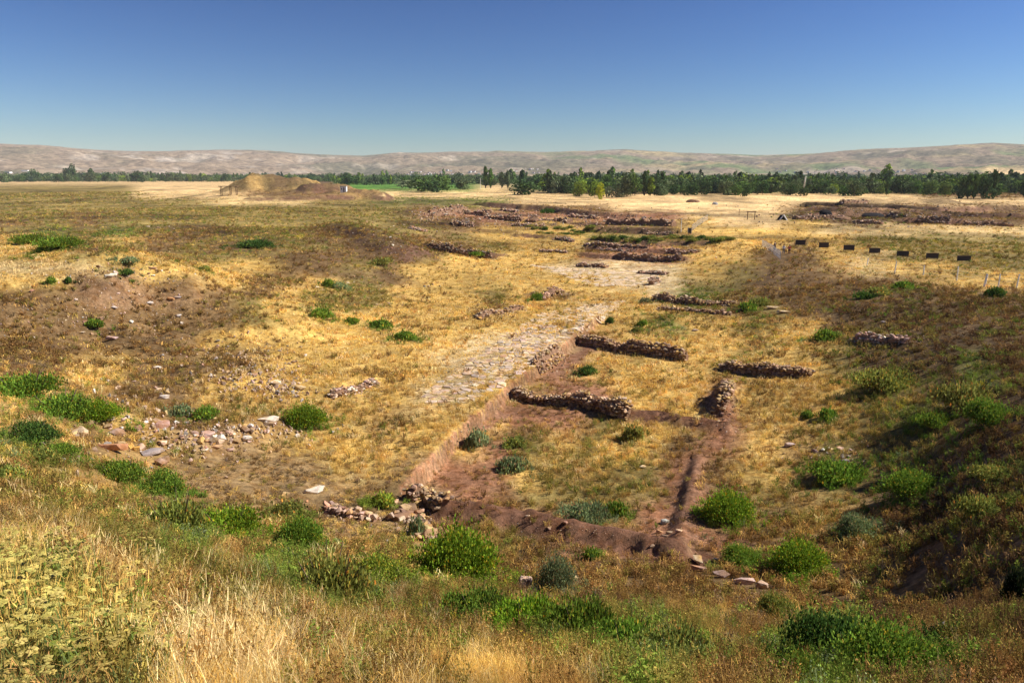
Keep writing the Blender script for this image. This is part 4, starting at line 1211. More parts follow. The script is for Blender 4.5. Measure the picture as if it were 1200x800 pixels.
#        kind: [(probability, form, tint)], form g grass, t tall grass, w weed, u umbel, l leafy, density
MIX = {'s': ([(.45, 'g', DRY_STRAW), (.25, 't', DRY_STRAW), (.22, 'g', DRY_GOLD), (.08, 'w', DRY_TAN)], 1.0),
       'y': ([(.46, 'g', DRY_GOLD), (.20, 'g', DRY_STRAW), (.12, 'g', DRY_TAN), (.10, 'w', DRY_TAN), (.06, 'w', WO), (.06, 'w', WB)], 1.0),
       't': ([(.26, 'g', DRY_TAN), (.20, 'g', DRY_GOLD), (.06, 't', DRY_STRAW), (.08, 'w', RUST), (.12, 'w', WB), (.20, 'w', WO), (.08, 'w', WG)], 1.0),
       'b': ([(.36, 'w', WB), (.14, 'w', RUST), (.14, 'g', DRY_TAN), (.12, 'g', DRY_GOLD), (.14, 'w', WO), (.10, 'w', MAUVE)], .85),
       'd': ([(.42, 'w', WD), (.18, 'w', WB), (.16, 'w', WO), (.10, 'w', WG), (.08, 'g', DRY_TAN), (.06, 'g', WO)], 1.0),
       'o': ([(.30, 'w', WO), (.18, 'g', WO), (.16, 'g', DRY_TAN), (.10, 'g', DRY_GOLD), (.12, 'w', WG), (.12, 'w', WB), (.02, 'l', YEL)], 1.0),
       'g': ([(.34, 'l', (.23, .31, .05)), (.24, 'w', WG), (.18, 'g', (.30, .30, .07)), (.10, 'w', WGG), (.11, 'g', DRY_GOLD), (.03, 'l', YEL)], 1.15),
       'r': ([(.4, 'w', WB), (.2, 'w', RUST), (.25, 'g', DRY_TAN), (.15, 'w', WO)], .35),
       'w': ([(.55, 'g', DRY_GOLD), (.35, 'g', DRY_STRAW), (.1, 'w', DRY_TAN)], .6),
       'u': ([(.44, 'u', (.22, .24, .09)), (.16, 'w', WO), (.14, 'l', WG), (.16, 'g', DRY_TAN), (.10, 't', DRY_GOLD)], 1.1),
       'n': ([(.30, 'w', MAUVE), (.20, 'w', WB), (.24, 'g', DRY_TAN), (.16, 'g', DRY_GOLD), (.10, 'w', WO)], .95),
       'p': ([(.8, 'g', DRY_STRAW), (.2, 'g', DRY_TAN)], .6), 'G': ([(1, 'g', WG)], .3), 'k': ([(1, 'w', WG)], .2)}
HMUL = {'n': .45, 'r': .55, 'w': .4, 'p': .6}
def scatter_plants():
    bands = [(2.0, 9, 34), (9, 20, 26), (20, 38, 15), (38, 64, 8.5), (64, 110, 3.6), (110, 190, 1.15), (190, 340, .26), (340, 760, .055)]
    XS, YS = [], []
    for r0, r1, dens in bands:
        n = int(dens * .5 * (r1 * r1 - r0 * r0) * math.radians(88))
        r = np.sqrt(RNG.uniform(r0 * r0, r1 * r1, n)); a = RNG.uniform(-math.radians(44), math.radians(44), n)
        XS.append(r * np.sin(a)); YS.append(r * np.cos(a))
    x = np.concatenate(XS); y = np.concatenate(YS)
    z = hq(x, y); px, py = project(x, y, z)
    m = (px > -70) & (px < 1270) & (py < 1000) & (py > 203); x, y, z, px, py = x[m], y[m], z[m], px[m], py[m]
    cell = np.floor(x / .2).astype(np.int64) * 1000003 + np.floor(y / .2).astype(np.int64)
    m = ~np.isin(cell, np.fromiter(EXC, dtype=np.int64, count=len(EXC))); x, y, z = x[m], y[m], z[m]
    kd = kind_at(x, y, z); r = np.hypot(x, y)
    halo = np.zeros(len(x)); htint = np.zeros((len(x), 3))
    for hx, hy, hr, hc in HALO:
        q = (np.abs(x - hx) < hr * 2.4) & (np.abs(y - hy) < hr * 2.4)
        d = np.hypot(x[q] - hx, y[q] - hy) / hr * (1 + .9 * fbm(x[q] / hr * 1.3, y[q] / hr * 1.3, 7, 3))
        w = np.clip(1.75 - d, 0, 1) * .85
        up = w > halo[q]; ii = np.where(q)[0][up]; halo[ii] = w[up]; htint[ii] = hc
    clump = fbm(x / 1.7, y / 1.7, 91, 3)
    dens = np.array([MIX[c][1] for c in KINDS])[kd]
    keep = RNG.random(len(x)) < dens * np.clip(.92 + clump * 2.6, .12, 1.3)
    keep &= RNG.random(len(x)) > earth_mask(x, y) * .78
    near_lim = np.interp(np.degrees(np.arctan2(x, y)), [-40, -25, 0, 40], [3.7, 4.6, 6.7, 8.5])
    keep &= r > near_lim
    keep &= ~((z > 5) & (r > 260) & (RNG.random(len(x)) < .5))          # the bare tell
    # bare earthen cut face: steep ground carries no tufts
    e = .35; sx = (hq(x + e, y) - z) / e; sy = (hq(x, y + e) - z) / e
    keep &= ~((np.hypot(sx, sy) > 1.15) & (r > 25) & (r < 90))
    x, y, z, kd, r, halo, htint = x[keep], y[keep], z[keep], kd[keep], r[keep], halo[keep], htint[keep]
    hal = RNG.random(len(x)) < halo; kd = np.where(hal, KINDS.index('g'), kd)
    sel = fbm(x / 2.6, y / 2.6, 97, 3) * .9 + RNG.random(len(x))       # neighbours tend to be the same plant
    sel = np.argsort(np.argsort(sel)) / len(sel)
    n = len(x); idx = np.zeros(n, int); tint = np.zeros((n, 3)); size = np.ones((n, 3)); fam = np.zeros(n, int)
    near, mid = r < 22, (r >= 22) & (r < 62); far = r >= 62
    for ki, c in enumerate(KINDS[:-1]):
        mk = kd == ki
        if not mk.any(): continue
        q = sel[mk]; q = np.argsort(np.argsort(q)) / max(1, len(q)); cum = 0
        ids = np.where(mk)[0]
        for pr, form, tn in MIX[c][0]:
            s_ = ids[(q >= cum) & (q < cum + pr + 1e-9)]; cum += pr
            if not len(s_): continue
            for zone, opts in ((near, {'g': S_FINE, 't': S_TALL, 'w': S_WEEDN, 'u': S_UMB, 'l': S_LEAFN}), (mid, {'g': S_MID, 't': S_MID, 'w': S_WEEDM, 'u': S_UMB, 'l': S_WEEDM}),
                               (far, {'g': S_FAR, 't': S_FAR, 'w': S_WEEDF, 'u': S_WEEDF, 'l': S_WEEDF})):
                z_ = s_[zone[s_]]
                if len(z_): idx[z_] = np.array(opts[form])[RNG.integers(0, len(opts[form]), len(z_))]
            tint[s_] = tn; fam[s_] = {'g': 0, 't': 0, 'w': 1, 'u': 2, 'l': 1}[form]
            if form == 't': size[s_, 2] *= np.where(near[s_], 1, 1.5)
            if c in HMUL: size[s_] *= np.array([1, 1, HMUL[c]])
    if True: pass
    big = 1 + .35 * fbm(x / 5, y / 5, 99, 3)
    k = RNG.uniform(.7, 1.3, n) * big * np.interp(r, [0, 110, 200, 340, 700], [1, 1.05, 1.5, 2.2, 4.5])
    size *= k[:, None]; size[:, 2] *= np.interp(r, [0, 110, 340, 700], [1, .95, .55, .35])
    tint = np.where((hal & (RNG.random(n) < .75))[:, None], htint * .95, tint)
    v = RNG.uniform(.72, 1.24, n) * (1 + .75 * fbm(x / 3.3, y / 3.3, 101, 3) + .5 * fbm(x / 11, y / 11, 103, 2))
    tint = tint * v[:, None] * (1 + RNG.uniform(-.07, .07, (n, 3)))
    rot = np.stack([RNG.normal(0, .12, n), RNG.normal(0, .12, n), RNG.uniform(0, 6.28, n)], 1)
    pts = np.stack([x, y, z], 1)
    for f, nm, lab in ((0, "dry_grass", "golden and straw coloured dry grass covering the site"), (1, "dry_weeds", "brown, olive and green weeds growing through the dry grass"), (2, "flat_topped_flowers", "pale yellow flat topped flowers on stalks in the near left corner")):
        q = fam == f
        if q.any(): make_gn(nm, pts[q], idx[q], rot[q], size[q], tint[q], SRC, lab)
    print("plants", n)
scatter_plants()

# ---------------------------------------------------------------- trees of the valley
def tree_crown(seed, n, kind):
    r = np.random.default_rng(seed)
    if kind == 'poplar':
        t = r.random(n) ** .9; rad = .5 * np.sin(np.clip(t, .04, 1) * 3.0) ** .7 * (1 + .25 * r.normal(size=n)) * .95
        a = r.uniform(0, 6.28, n); q = np.sqrt(r.uniform(.25, 1, n)); c = np.stack([rad * q * np.cos(a), rad * q * np.sin(a), .1 + .9 * t], 1)
        c[:, :2] += .1 * np.sin(t * 9 + seed)[:, None]
        nrm = np.stack([np.cos(a), np.sin(a), np.full(n, .3)], 1); leaf = .085
    else:
        k = 11; L = np.stack([r.uniform(-.36, .36, k), r.uniform(-.36, .36, k), r.uniform(.14, .82, k), r.uniform(.18, .32, k)], 1)
        L[:2, :2] *= .3; L[0, 2] = .84; L[1, 2] = .5; L[1, 3] = .36
        j = r.integers(0, k, n); nrm = r.normal(size=(n, 3)); nrm /= np.linalg.norm(nrm, axis=1)[:, None]
        c = L[j, :3] + nrm * (L[j, 3] * (1 - .4 * r.random(n) ** 2))[:, None] * np.array([1.15, 1.15, .85]); c[:, 2] = np.clip(c[:, 2], .02, 1.02); leaf = .075
    nrm = nrm + r.normal(size=(n, 3)) * .5; nrm /= np.linalg.norm(nrm, axis=1)[:, None]
    u = np.cross(nrm, r.normal(size=(n, 3))); u /= np.linalg.norm(u, axis=1)[:, None]; v = np.cross(nrm, u)
    if kind == 'poplar': u[:, :2] *= 2; v[:, :2] *= 2
    s = leaf * r.uniform(.5, 1.2, n)[:, None]
    co = np.stack([c - u * s, c - v * s * .7, c + u * s, c + v * s * .7], 1).reshape(-1, 3)
    sh = np.repeat(r.uniform(.6, 1.4, n), 4)
    return co, np.arange(4 * n).reshape(n, 4), np.stack([sh] * 3, 1)
def crown_mesh(seed, n, kind, m): co, q, sh = tree_crown(seed, n, kind); return fast_mesh("crown", co, q, m, False, sh, "shade")
def trunk_mesh(kind, seed):
    mb = MB(); r = random.Random(seed)
    mb.bar((0, 0, -.05), (0, 0, .55 if kind != 'poplar' else .9), .032 if kind != 'poplar' else .05, .012, 6)
    for _ in range(5):
        a = r.uniform(0, 6.28); z0 = r.uniform(.2, .45); mb.bar((0, 0, z0), (.28 * math.cos(a), .28 * math.sin(a), z0 + .28), .014, .004, 4)
    return mb.mesh("trunk", M_BARK)
CROWNS = {'broad': [crown_mesh(i, 620, 'broad', M_CROWN) for i in range(4)], 'poplar': [crown_mesh(10 + i, 420, 'poplar', M_CROWN) for i in range(2)]}
TRUNKS = {'broad': trunk_mesh('broad', 1), 'poplar': trunk_mesh('poplar', 2)}
TD = (.06, .105, .035); TM = (.10, .17, .04); TL = (.20, .28, .04); TP = (.21, .25, .13); TY = (.42, .44, .03); TG = (.11, .15, .065)
def tree(px, pb, pt, w, col, label, kind='broad', name=None, group=None, dist=None):
    d = ray(px, pb)
    dist = dist or 14.9 * FPX / max(pb - 205, 6)
    x, y = d[0] / d[1] * dist, dist; z = gz(x, y)
    mpp = (y * CP - (z - CAM_Z) * SP) / FPX
    zt = CAM_Z + (d[2] + 0) * 0 + (205 - pt) / FPX * dist; h = max(4, zt - z)
    root = empty(name or ("poplar_tree" if kind == 'poplar' else "broad_tree"), (x, y, z - .1)); tag(root, label, 'tree', group)
    c = link("crown", R.choice(CROWNS[kind]), root); c.scale = (w * mpp * (1.05 if kind == 'broad' else 1.0), w * mpp, h); c.rotation_euler[2] = R.uniform(0, 6.28); c.color = (*jit(col, .12), 1)
    t = link("trunk", TRUNKS[kind], root); t.scale = (h * .6, h * .6, h)
TREES = [
 (87, 212, 193, 9, TD, "tall dark tree standing above the left tree line", 'broad'),
 (78, 212, 198, 9, TD, "second dark tree just left of the tall one at far left", 'broad'),
 (42, 212, 199, 13, TD, "dark rounded tree in the left tree line", 'broad'),
 (108, 212, 198, 7, TD, "narrow dark tree right of the tall one at far left", 'poplar'),
 (160, 213, 201, 16, TD, "broad dark tree at the end of the left tree line", 'broad'),
 (407, 216, 203, 12, TD, "dark tree beyond the green field", 'broad'),
 (475, 221, 211, 24, TP, "pale grey green willow in front of the valley trees", 'broad', "willow_tree"),
 (497, 224, 207, 26, TM, "broad green tree at the edge of the straw field", 'broad'),
 (516, 223, 205, 28, TM, "wide green tree right of the broad one by the straw field", 'broad'),
 (506, 225, 211, 22, TD, "dark low tree in front of the two broad ones", 'broad'),
 (542, 222, 210, 18, TG, "grey green tree between the wide tree and the poplars", 'broad'),
 (569, 220, 196, 6, TM, "tallest poplar in the middle of the valley line", 'poplar'),
 (575, 220, 198, 6, TM, "poplar touching the tallest one on its right", 'poplar'),
 (588, 220, 202, 6, TG, "thin grey poplar right of the tallest pair", 'poplar'),
 (595, 220, 201, 6, TG, "second thin grey poplar right of the tallest pair", 'poplar'),
 (612, 228, 211, 32, TD, "dense dark green round tree at the field's edge", 'broad'),
 (612, 219, 200, 8, TD, "dark pointed tree behind the dense round one", 'poplar'),
 (634, 221, 205, 20, TD, "dark tree right of the pointed one", 'broad'),
 (650, 226, 213, 18, TG, "grey green low tree right of the dense round one", 'broad'),
 (664, 226, 206, 20, TG, "tall grey green tree left of the light green ones", 'broad'),
 (680, 229, 212, 16, TL, "light green tree, left of two", 'broad'),
 (697, 230, 213, 16, TL, "light green tree, right of two", 'broad'),
 (704, 232, 214, 9, TY, "yellow green narrow tree, brightest in the valley", 'broad'),
 (714, 230, 218, 12, TP, "pale willow right of the yellow green tree", 'broad', "willow_tree"),
 (726, 230, 218, 14, TP, "second pale willow right of the yellow green tree", 'broad', "willow_tree"),
 (735, 230, 203, 16, TG, "big grey green tree with two tops", 'broad'),
 (744, 230, 205, 14, TM, "green tree leaning on the big two topped one", 'broad'),
 (755, 229, 201, 7, TD, "dark tall poplar right of the two topped tree", 'poplar'),
 (762, 229, 208, 9, TL, "light poplar right of the dark tall one", 'poplar'),
 (773, 229, 216, 18, TG, "rounded grey tree right of the poplars", 'broad'),
 (893, 224, 207, 8, TD, "pointed dark tree left of the white pole", 'broad'),
 (1039, 228, 208, 6, TD, "lone narrow poplar right of the white pole", 'poplar'),
 (1060, 226, 211, 8, TM, "small bushy poplar right of the lone narrow one", 'poplar'),
 (1127, 232, 206, 12, TD, "left tree of the tall dark group at right", 'broad'),
 (1134, 232, 205, 10, TM, "middle tree of the tall dark group at right", 'poplar'),
 (1141, 232, 205, 10, TM, "right tree of the tall dark group of three", 'poplar'),
 (1155, 232, 202, 16, TD, "tallest dark tree near the right edge", 'broad'),
 (1163, 232, 200, 9, TD, "pointed top joined to the tallest dark tree at right", 'poplar'),
 (1199, 230, 212, 10, TD, "dark tree cut by the right edge", 'poplar'),
]
for t_ in TREES: tree(*t_)
cnt_ = {}
for i in range(46):
    px_ = 775 + i * 9.3 + R.uniform(-4, 4)
    o_, l_ = by_landmark(px_, ((0, 'the rounded grey tree'), (893, 'the pointed dark tree'), (941, 'the pale leaning pole'), (1039, 'the lone narrow poplar'), (1134, 'the tall dark group')), cnt_)
    tree(px_, R.uniform(225, 229.5), R.uniform(209, 219), R.uniform(9, 19), R.choice((TD, TD, TM, TG, TG, (.14, .2, .05))), f"{o_} tree right of {l_} in the front row of the wood", 'broad', "valley_tree", "front row trees of the valley wood on the right")
cnt_ = {}
for i in range(24):
    px_ = 4 + i * 9.4 + R.uniform(-4, 4)
    o_, l_ = by_landmark(px_, ((-20, 'the left picture edge'), (87, 'the tall dark tree'), (160, 'the broad dark tree')), cnt_)
    tree(px_, R.uniform(210.5, 213), R.uniform(201, 206), R.uniform(8, 15), R.choice((TD, TD, TG)), f"{o_} tree right of {l_} in the left tree line", 'broad', "valley_tree", "front row trees of the left tree line")
for i in range(16):
    px_ = 410 + i * 12 + R.uniform(-4, 4)
    o_ = ORDW[i]
    tree(px_, R.uniform(215, 218), R.uniform(205, 209), R.uniform(10, 16), R.choice((TD, TM, TG)), f"{o_} tree from the left in the row behind the green field", 'broad', "valley_tree", "trees in the row behind the green field")
def far_wood():
    P = []; S = []; C = []
    for _ in range(6500):
        px = R.uniform(-80, 1280); d = 590 * (3600 / 590) ** (R.random() ** 1.25)
        if px < 400: d = max(d, 1700 + R.uniform(0, 900))
        if 395 < px < 640 and d < 1150: continue
        if px > 1100 and d < 620: continue
        if 1050 < d and fbm(np.array([px / 40 + d / 300]), np.array([d / 220]), 3, 2)[0] > .18: continue
        x = (px - 600) / FPX * d * 1.02; h = R.uniform(7.5, 13.5) * (1.3 if R.random() < .1 else 1) * (1 + .25 * (d > 1500))
        P.append((x, d, gz(x, d) - .2)); h *= 1 + .6 * float(fbm(np.array([px / 22 + d / 90]), np.array([d / 130]), 33, 3)[0]); w = h * R.uniform(.7, 1.5); S.append((w, w, h)); C.append(np.array(R.choice((TD, TD, TM, TM, TG, TG, TL, TP, (.045, .075, .04)))) * R.uniform(.6, 1.25))
    n = len(P); KD = np.where(RNG.random(n) < .1, 4, RNG.integers(0, 4, n)); S = np.array(S); S[KD == 4] *= np.array([.45, .45, 1.35])
    make_gn("far_wood", P, KD, np.stack([np.zeros(n), np.zeros(n), RNG.uniform(0, 6.28, n)], 1), np.array(S), np.array(C),
            [crown_mesh(30 + i, 260, 'broad', M_CROWN_I) for i in range(4)] + [crown_mesh(40, 200, 'poplar', M_CROWN_I)], "dense green belt of trees filling the valley floor below the hills")
far_wood()

# ---------------------------------------------------------------- far houses
def house_mesh(w, d, h, roof, kind):
    mb = MB(); mb.box((0, 0, h / 2 - .5), (w, d, h + 1)); nwall = len(mb.f)
    k = len(mb.v)
    if kind == 'gable':
        for sx in (-1, 1): mb.v += [(sx * (w / 2 + .3), -d / 2 - .4, h - .05), (sx * (w / 2 + .3), d / 2 + .4, h - .05), (sx * (w / 2 + .3), 0, h + roof)]
        mb.f += [(k, k + 3, k + 5, k + 2), (k + 1, k + 2, k + 5, k + 4), (k, k + 2, k + 1), (k + 3, k + 4, k + 5), (k, k + 1, k + 4, k + 3)]
    else: mb.box((0, 0, h + .15), (w + .5, d + .5, .35))
    nroof = len(mb.f)
    for i in range(max(2, int(w / 3.2))):
        for z_ in np.arange(1.6, h - .8, 2.9): mb.box((-w / 2 + 1.6 + i * 3.2, -d / 2, z_), (1.1, .12, 1.2))
    me = mb.mesh("far_house", M_WHITE)
    me.materials.append(M_ROOF if kind == 'gable' else M_GREYROOF); me.materials.append(M_GLASS)
    me.polygons.foreach_set("material_index", [0] * nwall + [1] * (nroof - nwall) + [2] * (len(me.polygons) - nroof)); return me
HM = [house_mesh(11, 9, 6, 2.2, 'gable'), house_mesh(14, 10, 9, 0, 'flat'), house_mesh(9, 8, 3.5, 1.8, 'gable'), house_mesh(30, 16, 7, 0, 'flat')]
hpx, hpy = project(HX.ravel(), HY.ravel(), HZ.ravel()); hT = np.hypot(HX, HY).ravel()
def far_house(px, py, k, lab, grp):
    c = np.argmin((hpx - px) ** 2 + (hpy - py) ** 2 * 9 + (hT > 6500) * 1e5)
    p = (HX.ravel()[c] + R.uniform(-9, 9), HY.ravel()[c] + R.uniform(-9, 9), HZ.ravel()[c])
    o = link("far_house", HM[k], None, p); o.rotation_euler[2] = R.uniform(-.7, .7); tag(o, lab, 'house', grp)
for i in range(44): far_house(R.uniform(478, 580), R.uniform(201.5, 206), R.choice((0, 0, 1, 2)), "tiny white house in the village beyond the middle poplars", "houses of the village beyond the poplars")
for i in range(12): far_house(R.uniform(590, 630), R.uniform(198, 203), R.choice((0, 2)), "tiny house above the thin poplars at the hill foot", "houses at the hill foot above the poplars")
for i in range(60): far_house(R.uniform(905, 1085), R.uniform(199, 206), R.choice((0, 0, 1, 2)), "tiny house in the village strung below the right hills", "houses of the village below the right hills")
for i, (x_, y_, l_) in enumerate(((8, 203, "long white shed at the far left edge"), (30, 201, "white shed with a pale gable, second from the left edge"), (36, 204, "low white shed right of the gabled one"), (52, 204, "wide white shed among the left trees"),
                                  (66, 205, "flat white shed right of the wide one"), (122, 204, "white building right of the tall dark tree"), (98, 205, "pale low building beside the tall dark tree"))):
    far_house(x_, y_, 3, l_, None)

# ---------------------------------------------------------------- small things on the plain
p = G(403, 225.5); m = pxm(p)
r_ = empty("white_cabin", tuple(p)); tag(r_, "small white cabin with a dark roof edge beside the green field", 'cabin')
w_, h_ = 7 * m, 6.6 * m
MB().box((0, 0, h_ / 2 - .3), (w_, w_ * .8, h_ + .6)).build("wall", M_WHITE, r_)
MB().box((0, 0, h_ + .18), (w_ * 1.08, w_ * .9, .35)).build("roof", M_GREYROOF, r_)
MB().box((w_ * .1, -w_ * .4 - .03, h_ * .42), (w_ * .17, .08, h_ * .8)).build("door", M_DARKPANEL, r_)
MB().box((-w_ * .28, -w_ * .4 - .03, h_ * .6), (w_ * .16, .08, h_ * .25)).build("window", M_GLASS, r_)

p = G(941, 227); m = pxm(p)
r_ = empty("concrete_pole", tuple(p)); tag(r_, "tall pale tapering pole leaning slightly right in front of the trees", 'pole'); r_.rotation_euler = (0, .07, 0)
MB().bar((0, 0, -1), (0, 0, 19 * m), 1.25 * m, .85 * m, 8).build("shaft", M_CONCRETE, r_)
MB().bar((0, 0, 19 * m - .02), (0, 0, 20 * m), .95 * m, .6 * m, 8).build("cap", M_CONCRETE, r_)
p = G(563, 222); m = pxm(p); r_ = empty("utility_pole", tuple(p)); tag(r_, "thin pale pole left of the tallest poplar", 'pole')
MB().bar((0, 0, -1), (0, 0, 13 * m), .28 * m, .2 * m).build("shaft", M_CONCRETE, r_)
MB().box((0, 0, 12 * m), (2.2 * m, .2, .25)).build("crossarm", M_WOOD, r_)

p = G(880, 257.5); m = pxm(p)
r_ = empty("timber_frame", tuple(p)); tag(r_, "dark timber goal-like frame standing in the golden plain", 'frame'); r_.rotation_euler[2] = .12
for s in (-1, 1): MB().bar((s * 4.4 * m, 0, -.4), (s * 4.4 * m, 0, 9.2 * m), .45 * m, .45 * m, 6).build("post", M_WOOD, r_)
MB().box((0, 0, 9.5 * m), (11.4 * m, 1.0 * m, 1.0 * m)).build("beam", M_WOOD, r_)

p = G(268, 229); m = pxm(p)
r_ = empty("open_shelter", tuple(p)); tag(r_, "low open shelter of thin posts left of the big earth mound", 'shelter')
for s in (-9, 2, 9): MB().bar((s * m, 0, -.5), (s * m, 0, 10 * m), .4 * m, .4 * m, 5).build("post", M_WOOD, r_)
for s in (-9, 2, 9): MB().bar((s * m, 4 * m, -.5), (s * m, 4 * m, 10 * m), .35 * m, .35 * m, 5).build("post", M_WOOD, r_)
MB().box((0, 2 * m, 10.3 * m), (22 * m, 7 * m, .7 * m)).build("roof", M_WOOD, r_)
MB().box((-4 * m, 2 * m, 1.2 * m), (7 * m, 3 * m, .5 * m)).build("bench", M_WOOD, r_)

# dark boards on short legs
for k, (x_, y_, w_) in enumerate(((937.5, 288.5, 11), (965, 291.5, 11), (994.5, 294.5, 12), (1024.5, 298, 12.5), (1057.5, 301.5, 13), (1092, 304, 14), (1129, 307, 15))):
    p = G(x_, y_); m = pxm(p); nm = ["nearest to the walkers", "second from the walkers", "third from the walkers", "fourth from the walkers, in the middle of the row", "fifth from the walkers", "second from the right end", "at the right end of the row"][k]
    r_ = empty("dark_board", tuple(p)); tag(r_, f"dark rectangular board on short legs, {nm}", 'board', "dark boards standing in a row on the meadow"); r_.rotation_euler[2] = -.12 + R.uniform(-.06, .06)
    w = w_ * m; h = 5.6 * m; z0 = 1.4 * m
    f = MB().box((0, 0, z0 + h / 2), (w, .10, h)).build("panel", M_DARKPANEL, r_)
    for s in (-1, 1): MB().box((s * w * .46, .08, (z0 + h) / 2 - .15), (.09, .07, z0 + h + .3)).build("leg", M_WOOD, r_)
    MB().box((0, -.02, z0 + h + .05), (w * 1.04, .2, .07)).build("top_rail", M_WOOD, r_)

# picket fences by the walkers
def picket(pp, h, step, label, dark_end=False):
    P = [G(a, b) for a, b in pp]; r_ = empty("picket_fence", tuple(P[0])); tag(r_, label, 'fence'); o = P[0]
    pts = resample(P, step)
    for q in pts:
        z = gz(q.x, q.y) - o.z
        MB().box((q.x - o.x, q.y - o.y, z + h / 2 - .1), (.10, .10, h + .2)).build("post", M_PALEPOST, r_)
    for fz in (.22, .5, .8):
        mb = MB()
        for a, b in zip(pts[:-1], pts[1:]): mb.bar((a.x - o.x, a.y - o.y, gz(a.x, a.y) - o.z + h * fz), (b.x - o.x, b.y - o.y, gz(b.x, b.y) - o.z + h * fz), .022, .022, 4)
        mb.build("rail", M_PALEPOST, r_)
    return r_
picket([(893, 289), (914, 304)], 1.5, 1.5, "pale grey post fence running down beside the walking people")
picket([(811, 271), (829, 258)], 2.0, 3.0, "pale grey handrail fence climbing from the end of the far wall")
p = G(808, 274); m = pxm(p)
r_ = empty("dark_gate", tuple(p)); tag(r_, "dark narrow gate at the foot of the far handrail fence", 'gate')
MB().box((0, 0, 3.4 * m), (3.2 * m, .12, 6.6 * m)).build("leaf", M_DARKPANEL, r_)
for s in (-1, 1): MB().box((s * 1.9 * m, 0, 3.6 * m), (.16, .16, 7.6 * m)).build("post", M_METAL, r_)
p = G(798, 272); r_ = empty("utility_pole", tuple(p)); tag(r_, "thin bare pole left of the far handrail fence", 'pole')
MB().bar((0, 0, -.3), (0, 0, 16 * pxm(p)), .08, .06).build("shaft", M_PALEPOST, r_)
MB().bar((-.3, 0, 15 * pxm(p)), (.3, 0, 15 * pxm(p)), .05, .05).build("crossarm", M_PALEPOST, r_)

def fence_wire():
    xs = [(1016, 311, 9), (1048, 321, 15), (1082, 322, 11), (1121, 329, 17), (1153, 336, 15), (1169.5, 337, 16), (1191, 338, 17), (1222, 343, 18)]
    P = [G(a, b) for a, b, c in xs]; o = P[0]; r_ = empty("wire_fence", tuple(o)); tag(r_, "thin wire fence with pale leaning posts along the right bank's edge", 'fence')
    tops = []
    for q, (a, b, hh) in zip(P, xs):
        h = hh * pxm(q); t = Vector((q.x - o.x + R.uniform(-.05, .22), q.y - o.y, q.z - o.z + h)); b0 = Vector((q.x - o.x, q.y - o.y, q.z - o.z))
        MB().bar(b0 - Vector((0, 0, .3)), t, .075 if a != 1153 else .13, .07 if a != 1153 else .12).build("post", M_PALEPOST, r_); tops.append((b0, t))
    for f in (.2, .45, .7, .95):
        mb = MB()
        for (a, b), (c, d) in zip(tops[:-1], tops[1:]): mb.bar(a.lerp(b, f), c.lerp(d, f), .012, .012, 3)
        mb.build("wire", M_METAL, r_)
fence_wire()

# covered trenches and spoil on the far right
def tarp(px, py, w, h, label, col=M_TARP):
    p = G(px, py); m = pxm(p); bm = bmesh.new(); bmesh.ops.create_icosphere(bm, subdivisions=3, radius=1)
    for v in bm.verts:
        n = float(fbm(np.array([v.co.x * 1.3 + px]), np.array([v.co.y * 1.3 + v.co.z]), 7, 3)[0])
        v.co *= 1 + n * .5; v.co.z = max(v.co.z, -.1)
        v.co = Vector((v.co.x * w * m / 2, v.co.y * w * m * .35, v.co.z * h * m))
    me = bpy.data.meshes.new("covered_heap"); bm.to_mesh(me); bm.free(); me.materials.append(col)
    o = link("covered_heap", me, None, tuple(p)); tag(o, label, 'heap'); return o
tarp(967, 251, 15, 5, "black covered heap left of the black pit on the far right")
tarp(1021, 254, 30, 5, "long black covered trench bank on the far right")
p = G(1015, 258); 
tarp(988, 257, 20, 3, "low brown heap between the two black ones", M_SOIL)
p = G(916, 258); m = pxm(p)
r_ = empty("small_tent", tuple(p)); tag(r_, "small dark tent-like cover with a pale edge left of the far right dig", 'tent')
k_ = 5 * m; hh_ = 6 * m
mesh_ = mesh_np("cover", [(-k_, -k_, -.2), (k_, -k_, -.2), (-k_, k_, -.2), (k_, k_, -.2), (0, -k_, hh_), (0, k_, hh_)], [(0, 4, 5, 2), (1, 3, 5, 4), (2, 5, 3)], (M_TARP,)); link("cover", mesh_, r_)
for s in (-1, 1): MB().bar((s * k_, -k_ - .05, -.2), (0, -k_ - .05, hh_ + .1), .2, .2, 5).build("edge_pole", M_PALEPOST, r_)
p = G(866, 253); m = pxm(p)
r_ = empty("utility_pole", tuple(p)); tag(r_, "short pole left of the dark timber frame", 'pole')
MB().bar((0, 0, -.3), (0, 0, 8 * m), .2 * m, .18 * m).build("shaft", M_WOOD, r_)
MB().box((0, 0, 7.4 * m), (1.6 * m, .1, .8 * m)).build("sign_plate", M_METAL, r_)
tarp(838, 240, 7, 3.4, "small grey heap on the plain above the dark timber frame", M_GREYROOF)
tarp(812, 237, 16, 3.5, "dark low heap on the plain's far edge", M_SOIL)

